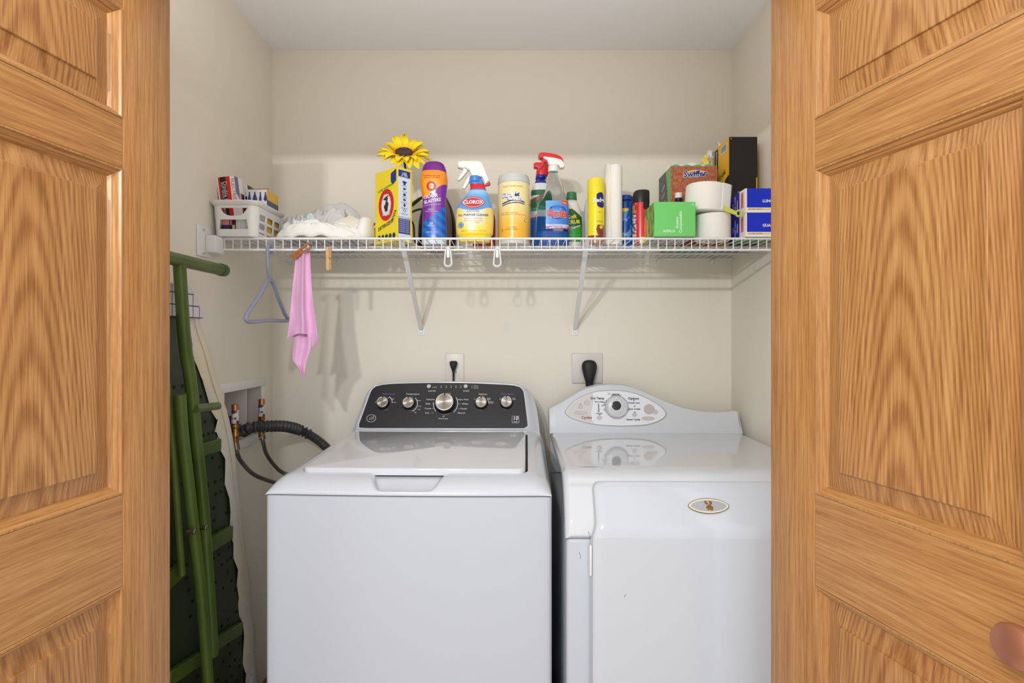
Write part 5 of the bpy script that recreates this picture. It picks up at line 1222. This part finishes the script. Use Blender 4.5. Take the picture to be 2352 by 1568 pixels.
decal('lettering', wrap(glyphs([('AMMONIA-FREE', x3(435), z3(1060), .0085, 'CENTER', 3, 0, .03), ('Value', x3(525), z3(755), .009)], .004), NL, .0011), M_WTXT, wn)
hd = [c3(*p) for p in ((196, 150), (215, 128), (250, 122), (330, 128), (420, 148), (470, 170), (495, 200), (512, 240), (524, 270), (522, 295), (500, 312), (462, 312), (452, 285), (440, 276), (330, 276), (300, 215), (255, 186), (210, 194), (198, 178))]
cap_ = [c3(*p) for p in ((196, 150), (215, 128), (250, 122), (330, 128), (420, 148), (470, 170), (495, 200), (512, 245), (470, 215), (400, 196), (330, 186), (262, 178), (240, 196), (205, 194), (197, 178))]
obj('spray_head', prism(hd, -.0125, .0125, .005), MATS['white_trigger'], wn)
obj('head_cover', prism([(x, z + .0006) for x, z in cap_], -.0136, .0136, .003), mat('red_trigger'if 'red_trigger' in MATS else 'x', (214, 34, 42)), wn, label='red cover of the spray head')
obj('collar', lathe([(.0165, z3(352)), (.0172, z3(345)), (.0165, z3(285)), (.014, z3(278))], 30, Matrix.Translation((x3(382), 0, 0))), MATS['white_trigger'], wn)
obj('trigger', prism([c3(*p) for p in ((232, 196), (290, 196), (312, 225), (300, 245), (275, 232), (262, 262), (240, 300), (215, 330), (190, 360), (176, 352), (205, 300), (238, 235))], -.0075, .0075, .002), MATS['red_trigger'], wn, label='red trigger')

# --- soft scrub bottle
ss = thing('cleanser_bottle', 'white cleanser bottle with green cap and green yellow label', 'bottle', (hx(1311, 1.885), 1.89, Z))
c3 = cv(3, ss.location, 1.885); z3 = lambda y: c3(0, y)[1]; x3 = lambda x: c3(x, 0)[0]
rows = [(1245, 490, 725), (1232, 480, 738), (1150, 478, 744), (1000, 480, 742), (900, 486, 734), (820, 500, 718), (760, 520, 700), (710, 545, 676), (690, 562, 660)]
SL = L2(rows, c3, .55, 2.3)
obj('bottle_body', loft(SL, 44), mat('bottle_offwhite', (222, 220, 214), .3), ss)
obj('cap', loft(crs([(z3(692), .0175, .0175, 2, x3(611), 0), (z3(688), .0180, .0180, 2, x3(611), 0), (z3(620), .0165, .0165, 2, x3(611), 0), (z3(606), .0155, .0155, 2, x3(611), 0), (z3(600), .012, .012, 2, x3(611), 0)], 3), 30), mat('green_cap', (42, 120, 76), .35), ss, label='green cap')
def scol(x, y, z):
    if z > z3(1148) and z < z3(1130): return (60, 160, 50)
    top_ = z3(880) + (x3(720) - x) * .55
    if z > top_ and z < top_ + .02 and x < x3(655): return (216, 60, 110)
    if z < z3(1085) + (x - x3(580)) * .35: return (46, 150, 52)
    return (40, 92, 46)
vf, C_ = shell(SL, z3(1225), z3(812), R(200), R(350), .0006, scol, nz=90, nt=80, inside=lambda x, z: z < z3(812) - max(0, (x - x3(620))) * .9); obj('label', vf, cmat('printed_gloss'), ss, cols=C_)
decal('lettering', wrap(glyphs([('Soft', x3(610), z3(920), .019, 'CENTER', 8, .1, .02), ('SCRUB', x3(612), z3(985), .0165, 'CENTER', 4, .1, .03)], .004), SL, .0012), mat('yellow_print', (236, 220, 70), .4), ss)
decal('lettering', wrap(glyphs([('Cleanser', x3(645), z3(1045), .0115, 'CENTER', 18, .1, .02)], .004), SL, .0012), M_WTXT, ss)

# --- white bottles behind yellow can
wb = thing('white_bottle', 'tall white bottle with ribbed cap standing behind the yellow spray can', 'bottle', (hx(1368, 1.945), 1.955, Z))
obj('bottle_body', loft(levels([(.001, .036, .022, 2.4), (.006, .040, .026, 2.4), (.12, .040, .026, 2.4), (.165, .036, .024, 2.3), (.19, .027, .020, 2.1), (.205, .020, .018, 2)], 5), 40), mat('bottle_bluewhite', (206, 210, 220), .3), wb)
V, Fc = lathe([(.0225, .204), (.0228, .206), (.0215, .244), (.019, .249), (.001, .250)], 60); V = [Vector((v.x * (1 + .03 * (k % 2)), v.y * (1 + .03 * (k % 2)), v.z)) for k, v in enumerate(V)]
obj('cap', (V, Fc), M_PLASG, wb)
# --- yellow aerosol
yc = thing('aerosol_can', 'yellow furniture polish aerosol can with yellow cap', 'spray can', (hx(1368.5, 1.80), 1.80, Z))
c3 = cv(3, yc.location, 1.785); z3 = lambda y: c3(0, y)[1]; x3 = lambda x: c3(x, 0)[0]
rY = .0268
YL = [(.0005, rY - .002, rY - .002, 2, 0, 0), (.002, rY, rY, 2, 0, 0), (z3(612), rY, rY, 2, 0, 0), (z3(606), rY - .001, rY - .001, 2, 0, 0)]
def ycol(x, y, z):
    zz = z3(1125) + 1.1 * (x - x3(905))
    if z < z3(1145) or (z < z3(1010) and math.hypot(x - x3(985), (z - z3(1070)) * .8) < .019): 
        if math.hypot(x - x3(975), z - z3(1040)) < .006: return (236, 200, 60)
        return (134, 60, 46) if z > z3(1190) else (176, 120, 90)
    if z < zz - .01 and x < x3(905): return (160, 90, 50)
    return (240, 222, 30)
YL2 = crs(YL, 2)
Y2 = [(.001 + (z3(612) - .001) * k / 110, rY, rY, 2, 0, 0) for k in range(111)]
vf, C_ = loft(Y2, 80, ycol); obj('can_body', vf, cmat('can_gloss', .2, coat=.3), yc, cols=C_)
obj('cap', lathe([(rY + .0003, z3(612)), (rY + .0006, z3(600)), (rY - .0004, z3(450)), (rY - .003, z3(428)), (rY - .008, z3(420)), (.0005, z3(419))], 44), mat('yellow_cap', (238, 220, 44), .4), yc)
obj('spray_tab', prism([(x3(893) , z3(440)), (x3(945), z3(440)), (x3(943), z3(505)), (x3(930), z3(532)), (x3(908), z3(532)), (x3(895), z3(505))], -rY - .0012, -rY + .006, .0008), MATS['yellow_cap'], yc)
poly_wrap([(x3(915), z3(640)), (x3(960), z3(612)), (x3(1000), z3(625)), (x3(1010), z3(700)), (x3(1010), z3(780)), (x3(975), z3(800)), (x3(925), z3(780)), (x3(915), z3(700))], YL2, .0006, yc, mat('deep_blue', (30, 36, 110), .4), 'logo_field')
decal('lettering', wrap(glyphs([('Pledge', x3(945), z3(710), .019, 'CENTER', 4, .1, .04, .8)], .003), YL2, .0012), M_WTXT, yc)
decal('lettering', wrap(glyphs([('lemon', x3(955), z3(970), .008, 'CENTER', 0, .2), ('clean', x3(955), z3(855), .006)], .003), YL2, .0008), mat('ochre_print', (140, 110, 20), .4), yc)

# --- paper roll
pr_ = thing('paper_towel_roll', 'slim white paper towel roll standing between yellow and blue cans', 'paper roll', (hx(1414, 1.81), 1.822, Z))
M_PAP = mat('white_tissue', (236, 232, 226), .95, spec=.1, bump=(260, .5, .0012))
H_ = at(0, 376, 1.80).z - Z
obj('roll', lathe([(.008, .001), (.022, .001), (.0232, .003), (.0232, H_ - .004), (.022, H_ - .001), (.009, H_)], 44), M_PAP, pr_)
V = []
for j in range(24):
    z = .0015 + (H_ + .003) * j / 23
    for i in range(12):
        u = i / 11; a = R(150 + 70 * u); r = .0245 + .012 * (1 - u) ** 1.2 + .0016 * math.sin(z * 40 + u * 3); V.append(Vector((r * math.cos(a), r * math.sin(a), z)))
obj('loose_sheet', (V, grid_faces(12, 24)), M_PAP, pr_, solid=.001)
# --- blue can
bc_ = thing('blue_can', 'blue aerosol can just right of the paper towel roll', 'spray can', (hx(1437, 1.875), 1.885, Z))
BL = [(.001 + .160 * k / 60, .026 if k < 58 else .026 - (k - 57) * .0025, .026 if k < 58 else .026 - (k - 57) * .0025, 2, 0, 0) for k in range(61)]
def bcol(x, y, z):
    if z > .13: return (26, 70, 150)
    if x < .0 + .006 * math.sin(z * 60) and z > .095: return (230, 200, 50) if abs(z - .14) < .02 else (90, 140, 190)
    if noise.noise(Vector((x * 70, y * 70, z * 60))) > .28 and z < .1: return (120, 170, 220)
    return (20, 84, 176)
vf, C_ = loft(BL, 60, bcol); obj('can_body', vf, cmat('can_gloss'), bc_, cols=C_)
obj('cap', lathe([(.0245, .160), (.0245, .172), (.022, .176), (.0005, .177)], 40), mat('blue_cap', (24, 66, 150), .35), bc_)
# --- red can with black cap
rc_ = thing('red_can', 'red aerosol can with black spout cap left of the green carton', 'spray can', (hx(1474, 1.80), 1.812, Z))
c3 = cv(3, rc_.location, 1.785); z3 = lambda y: c3(0, y)[1]; x3 = lambda x: c3(x, 0)[0]
rr_ = .0268; RL = [(.001 + (z3(718) - .001) * k / 80, rr_, rr_, 2, 0, 0) for k in range(81)]
def rcol(x, y, z):
    if z < .022 and x > -.006: return (226, 210, 60)
    if x < x3(1420):
        if z3(870) < z < z3(740) + (x - x3(1350)) * .4: return (96, 52, 30) if noise.noise(Vector((x * 90, z * 90, 1))) > 0 else (190, 120, 70)
        return (196, 190, 196) if noise.noise(Vector((x * 140, z * 160, 4))) > -.1 else (90, 80, 96)
    if x > x3(1500) and z > z3(830) + (x3(1590) - x) * .3: return (26, 20, 22)
    return (210, 32, 42)
vf, C_ = loft(RL, 60, rcol); obj('can_body', vf, cmat('can_gloss'), rc_, cols=C_)
hdp = [(z3(722), .0272, .0272, 2, 0, 0), (z3(700), .0276, .0276, 2, 0, 0), (z3(640), .0272, .027, 2, .000, 0), (z3(600), .0262, .025, 2.1, .001, 0), (z3(575), .0245, .022, 2.2, .002, 0), (z3(558), .021, .018, 2.3, .004, 0), (z3(552), .012, .012, 2.2, .006, 0)]
obj('cap', loft(crs(hdp, 4), 40), mat('black_cap', (24, 24, 26), .4), rc_, label='black cap with spout')
obj('spout', prism([c3(*p) for p in ((1500, 556), (1572, 555), (1575, 568), (1558, 590), (1530, 600))], -.010, .010, .002), MATS['black_cap'], rc_)

# --- green carton (front right)
gb = thing('green_carton', 'flat green carton with leafy printed end beside the paper rolls', 'box', (.4214, 1.662, Z))
def cm(f, u, v):
    if f == 'F': return (110, 200, 106) if v > .02 else (80, 170, 90)
    if f == 'L':
        n_ = noise.noise(Vector((u * 9, v * 5, 2))); 
        if .18 < u < .50 and v > .1 and v < .62: return (224, 90, 50) if .27 < u < .42 else (226, 196, 80)
        return mixc((62, 140, 50), (150, 196, 110), max(0, min(1, .5 + n_)))
    if f == 'D': return (176, 166, 168)
    return (110, 196, 110)
c4 = cv(4, gb.location, 1.662); zt = c4(0, 824)[1]; xr = c4(605, 0)[0]
pbox('carton', gb, 0, xr, 0, .150, 0, zt, cm)
ftext('lettering', gb, [('Compostable', xr * .64, zt * .42, .0120, 'CENTER', 90, 0, .02), ('dusters', xr * .555, zt * .40, .0115, 'CENTER', 90, 0, .02), ('REFILLS', xr * .36, .016, .0105, 'CENTER', 0, 0, .02), ('G', xr - .008, zt - .007, .010)], -.0005, mat('pale_green_print', (214, 240, 210), .5))
ltext('lettering', gb, [('swiffer', -.098, zt * .42, .0165, 'CENTER', 90)], -.0006, M_WTXT)
# white bottle behind green carton
sbz = thing('small_bottle', 'small white and black topped bottle peeking above the green carton', 'bottle', (hx(1561, 1.83), 1.842, Z)); 
H3 = at(0, 443, 1.84).z - Z
obj('bottle_body', lathe([(.010, .001), (.0125, .004), (.0125, H3 - .030), (.011, H3 - .025)], 24), M_BLACK, sbz); obj('cap', cyl(.0115, H3 - .018, H3, 24, .001), M_PLAS, sbz); obj('neck_band', cyl(.0122, H3 - .025, H3 - .0175, 24), M_BLACK, sbz)
# --- brown carton
bw = thing('brown_carton', 'tall brown and green cleaning pad carton with torn open top', 'box', (.527, 1.862, Z))
c4 = cv(4, bw.location, 1.862); zt = c4(0, 436)[1]; xr = c4(840, 0)[0]
def cm(f, u, v):
    if f == 'F':
        n_ = noise.noise(Vector((u * 30, v * 26, 5))) + .5 * noise.noise(Vector((u * 90, v * 90, 5))); return mixc((150, 82, 56), (190, 116, 82), max(0, min(1, .5 + n_)))
    if f == 'L':
        if u > .62 + .14 * math.sin(v * 3.2): return (112, 186, 104)
        return (84, 76, 78)
    if f == 'D': return (60, 140, 100)
    return (120, 180, 120)
pbox('carton', bw, 0, xr, 0, .150, 0, zt, cm)
tt = ('Swiffer', xr * .52, zt - .026, .028, 'CENTER', 3, .15)
ftext('lettering_shadow', bw, [tt + (.07,)], -.0006, M_WTXT); ftext('lettering', bw, [tt + (.02,)], -.0012, M_NAVY)
decal('rainbow_arc', flat(ringm(xr * .55, zt - .030, .040, .018, .034, .013, 24, 40, 140), -.0005), mat('arc_yellow', (226, 200, 90), .5), bw)
ltext('lettering', bw, [('SUPER', -.09, zt - .05, .014, 'CENTER', 20), ('duster', -.09, zt - .075, .016, 'CENTER', 20), ('kit', -.07, zt - .10, .014, 'CENTER', 20)], -.0006, M_WTXT)
V = []
tooth = [(x, z) for x, z in zip([xr * k / 24 for k in range(25)], [zt + .006 * abs(math.sin(k * .55)) for k in range(25)])]
obj('torn_edge', ([Vector((x, .003, zt - .001)) for x, z in tooth] + [Vector((x, .003, z + .0008)) for x, z in tooth], [(i, i + 1, 26 + i, 25 + i) for i in range(24)]), mat('torn_green', (92, 176, 128), .7), bw, smooth=False, solid=.001)
o = crumple('pad_refill', (.527 + xr * .5, 1.94, Z + zt - .012), xr * .46, .055, .040, 8.8, M_RAG, 'white dusting pads bulging from the top of the brown carton', 'pads', n=40, fold=.35, power=.4)
# --- black and yellow trash bag box
bb = thing('bag_carton', 'tall black and yellow carton, topmost on right end of the shelf', 'box', (.7015, 1.812, Z))
c4 = cv(4, bb.location, 1.812); zt = c4(0, 115)[1]; xr = c4(1280, 0)[0]
xr = min(xr, XR - .7015 - .006)
def cm(f, u, v):
    if f == 'F': return (24, 20, 18) if u < .965 or v > .62 else (214, 170, 30)
    if f == 'L':
        if (u - 1.0) ** 2 * .9 + ((v - .47) * 2.2) ** 2 < .16: return (22, 20, 22)
        if .02 < u < .22 and v > .90: return (200, 196, 190)
        return (232, 176, 30)
    if f == 'D': return (48, 76, 140)
    return (214, 166, 34)
pbox('carton', bb, 0, xr, 0, .150, 0, zt, cm)
def lsd(vf, off=.0006): return ([Vector((-off, -v.x, v.z)) for v in vf[0]], vf[1])
decal('label_tab', lsd(shape([(-.128, zt - .006), (-.096, zt - .006), (-.096, zt - .070), (-.102, zt - .082), (-.112, zt - .088), (-.122, zt - .082), (-.128, zt - .070)])), mat('tab_black', (28, 24, 24), .45), bb)
decal('barcode', lsd(join(shape([(-.070, zt - .012), (-.018, zt - .012), (-.018, zt - .038), (-.070, zt - .038)])), .0005), M_WTXT, bb)
decal('barcode', lsd(join(*[shape([(-.066 + k * .004, zt - .014), (-.064 + k * .004, zt - .014), (-.064 + k * .004, zt - .034), (-.066 + k * .004, zt - .034)]) for k in range(11)]), .0008), M_KTXT, bb)
ltext('lettering', bb, [('KITCHEN', -.112, zt - .044, .015, 'CENTER', -90, 0, .02)], -.0009, M_WTXT)
ltext('lettering', bb, [('13 GAL', -.06, zt - .108, .020, 'CENTER', 12, .2, .02)], -.0009, M_KTXT)
ltext('lettering', bb, [('50', -.018, zt - .200, .020, 'CENTER', 0, .1, .02)], -.0009, M_WTXT)
ftext('lettering', bb, [('8', .006, zt - .006, .006), ('50 CT', .040, zt - .180, .010)], -.0006, M_WTXT)
# yellow bags poking out of the torn end
for (lx_, lz_, ly_, s_, col, lbl) in ((-.024, zt - .040, .155, .036, 'yellow_film', 'pale yellow'), (-.010, zt - .014, .155, .026, 'white_film', 'white')):
    V = []; n_ = 26
    for j in range(n_):
        for i in range(n_):
            th = math.pi * j / (n_ - 1); ph = 2 * math.pi * i / (n_ - 1); d = Vector((math.sin(th) * math.cos(ph), math.sin(th) * math.sin(ph), math.cos(th)))
            r = s_ * (.8 + .45 * noise.noise(d * 2.6 + Vector((s_ * 50, 0, 0)))); V.append(Vector((lx_, ly_, lz_)) + Vector((d.x * .45, d.y, d.z * .9)) * r)
    obj('bag_film', (V, grid_faces(n_, n_)), mat(col, (238, 218, 120) if col[0] == 'y' else (232, 230, 224), .4), bb, label=lbl + ' plastic film bulging out')
for p in ((.0, .09, zt), (.030, .07, zt)): obj('bag_film', ([Vector(p), Vector(p) + Vector((.012, .002, 0)), Vector(p) + Vector((-.004, .0, .018)), Vector(p) + Vector((.004, .012, .004))], [(0, 1, 2), (1, 3, 2), (0, 2, 3)]), MATS['white_film'], bb)
# --- two blue cartons
for k, (z0, lbl) in enumerate(((0, 'blue and white carton on the shelf, lower of the two at right end'), (.0725, 'blue and white carton stacked on top of the other at right end'))):
    b = thing('blue_carton', lbl, 'box', (.694, 1.668, Z + z0 + .0002), group='blue cartons at the right end of the shelf')
    def cm(f, u, v):
        if f == 'F':
            if u < .045: return (236, 226, 214)
            if v < .20: return (236, 232, 228) if not (.10 < v < .17 and u < .62 and u > .05) else (228, 200, 90)
            return (16, 44, 196)
        if f == 'L':
            if u > .66: return (236, 230, 226) if not (.25 < v < .9 and .74 < u < .90) else (208, 130, 130)
            return (26, 50, 176)
        if f == 'D': return (90, 140, 100)
        return (22, 48, 186)
    pbox('carton', b, 0, .118, 0, .128, 0, .0718, cm)
    ftext('lettering', b, [('LUNCH' if k else 'GUARD', .051, .034, .0115, 'LEFT', 0, 0, .04), ], -.0005, M_WTXT)
    ftext('lettering', b, [('EASY OPEN TAB BAGS', .030, .0100, .0042)], -.0005, M_KTXT)
    ltext('lettering', b, [('Fresh Lock', -.075, .036, .0125, 'CENTER', 90, .2, .03), ('Slider', -.058, .036, .0125, 'CENTER', 90, .2, .03), ('bags', -.092, .036, .0095, 'CENTER', 90, .2, .02)], -.0006, M_WTXT)
    ltext('lettering', b, [('SNACK', -.022, .042, .009, 'CENTER', -90)], -.0006, M_RED)
# --- toilet rolls
def roll(name, loc, r, h, rot, lbl, strip):
    t = thing(name, lbl, 'toilet paper', loc, rot=rot, group='toilet paper rolls stacked on the shelf')
    ro = lathe([(.021, 0), (r - .004, 0), (r - .001, .002), (r, .006), (r, h - .006), (r - .001, h - .002), (r - .004, h), (.021, h)], 64)
    core = ro[0]; nn = 64; f = ro[1][:-2] + [((len(core) // nn - 1) * nn + i, (len(core) // nn - 1) * nn + (i + 1) % nn, (i + 1) % nn, i) for i in range(nn)]
    V = [v + Vector((v.x, v.y, 0)).normalized() * (.0009 * noise.noise(v * 40) if Vector((v.x, v.y, 0)).length > .03 else 0) for v in core]
    obj('roll', (V, f), M_PAP, t)
    if strip:
        V = []
        for j in range(8):
            for i in range(10): a = R(-62 + 34 * i / 9); rr = r + .0012 + .010 * (i / 9) ** 2; V.append(Vector((rr * math.cos(a), rr * math.sin(a), .001 + (h - .002) * j / 7)))
        obj('loose_sheet', (V, grid_faces(10, 8)), mat('tissue_edge', (240, 240, 240), .95, spec=.1), t, solid=.0008)
roll('toilet_roll', (hx(1637, 1.735), 1.737, Z), .0535, .079, (0, 0, 0), 'white toilet roll standing on the shelf, lower of the two', False)
roll('toilet_roll', (hx(1617, 1.74) + .004, 1.745, Z + .0855), .0625, .086, (0, R(4), 0), 'wide white toilet roll with loose sheet, stacked on top', True)
# --- yellow-green ring handle
yh = thing('ring_handle', 'yellow green plastic strap with ring end between toilet rolls and blue cartons', 'handle', at(1697, 490, 1.655))
obj('ring', tube([(.0085 * math.cos(R(t)), 0, .0085 * math.sin(R(t))) for t in range(0, 360, 20)], .0032, 10, closed=True), mat('lime_plastic', (190, 196, 70), .4), yh)
obj('strap', (lambda P: (P, [(0, 1, 2, 3), (4, 7, 6, 5), (0, 4, 5, 1), (1, 5, 6, 2), (2, 6, 7, 3), (3, 7, 4, 0)]))([Vector(p) for p in ((-.008, -.001, .007), (-.006, -.001, -.006), (-.040, .006, .008), (-.042, .006, .026), (-.008, .003, .007), (-.006, .003, -.006), (-.040, .010, .008), (-.042, .010, .026))]), MATS['lime_plastic'], yh, bevel=.001)
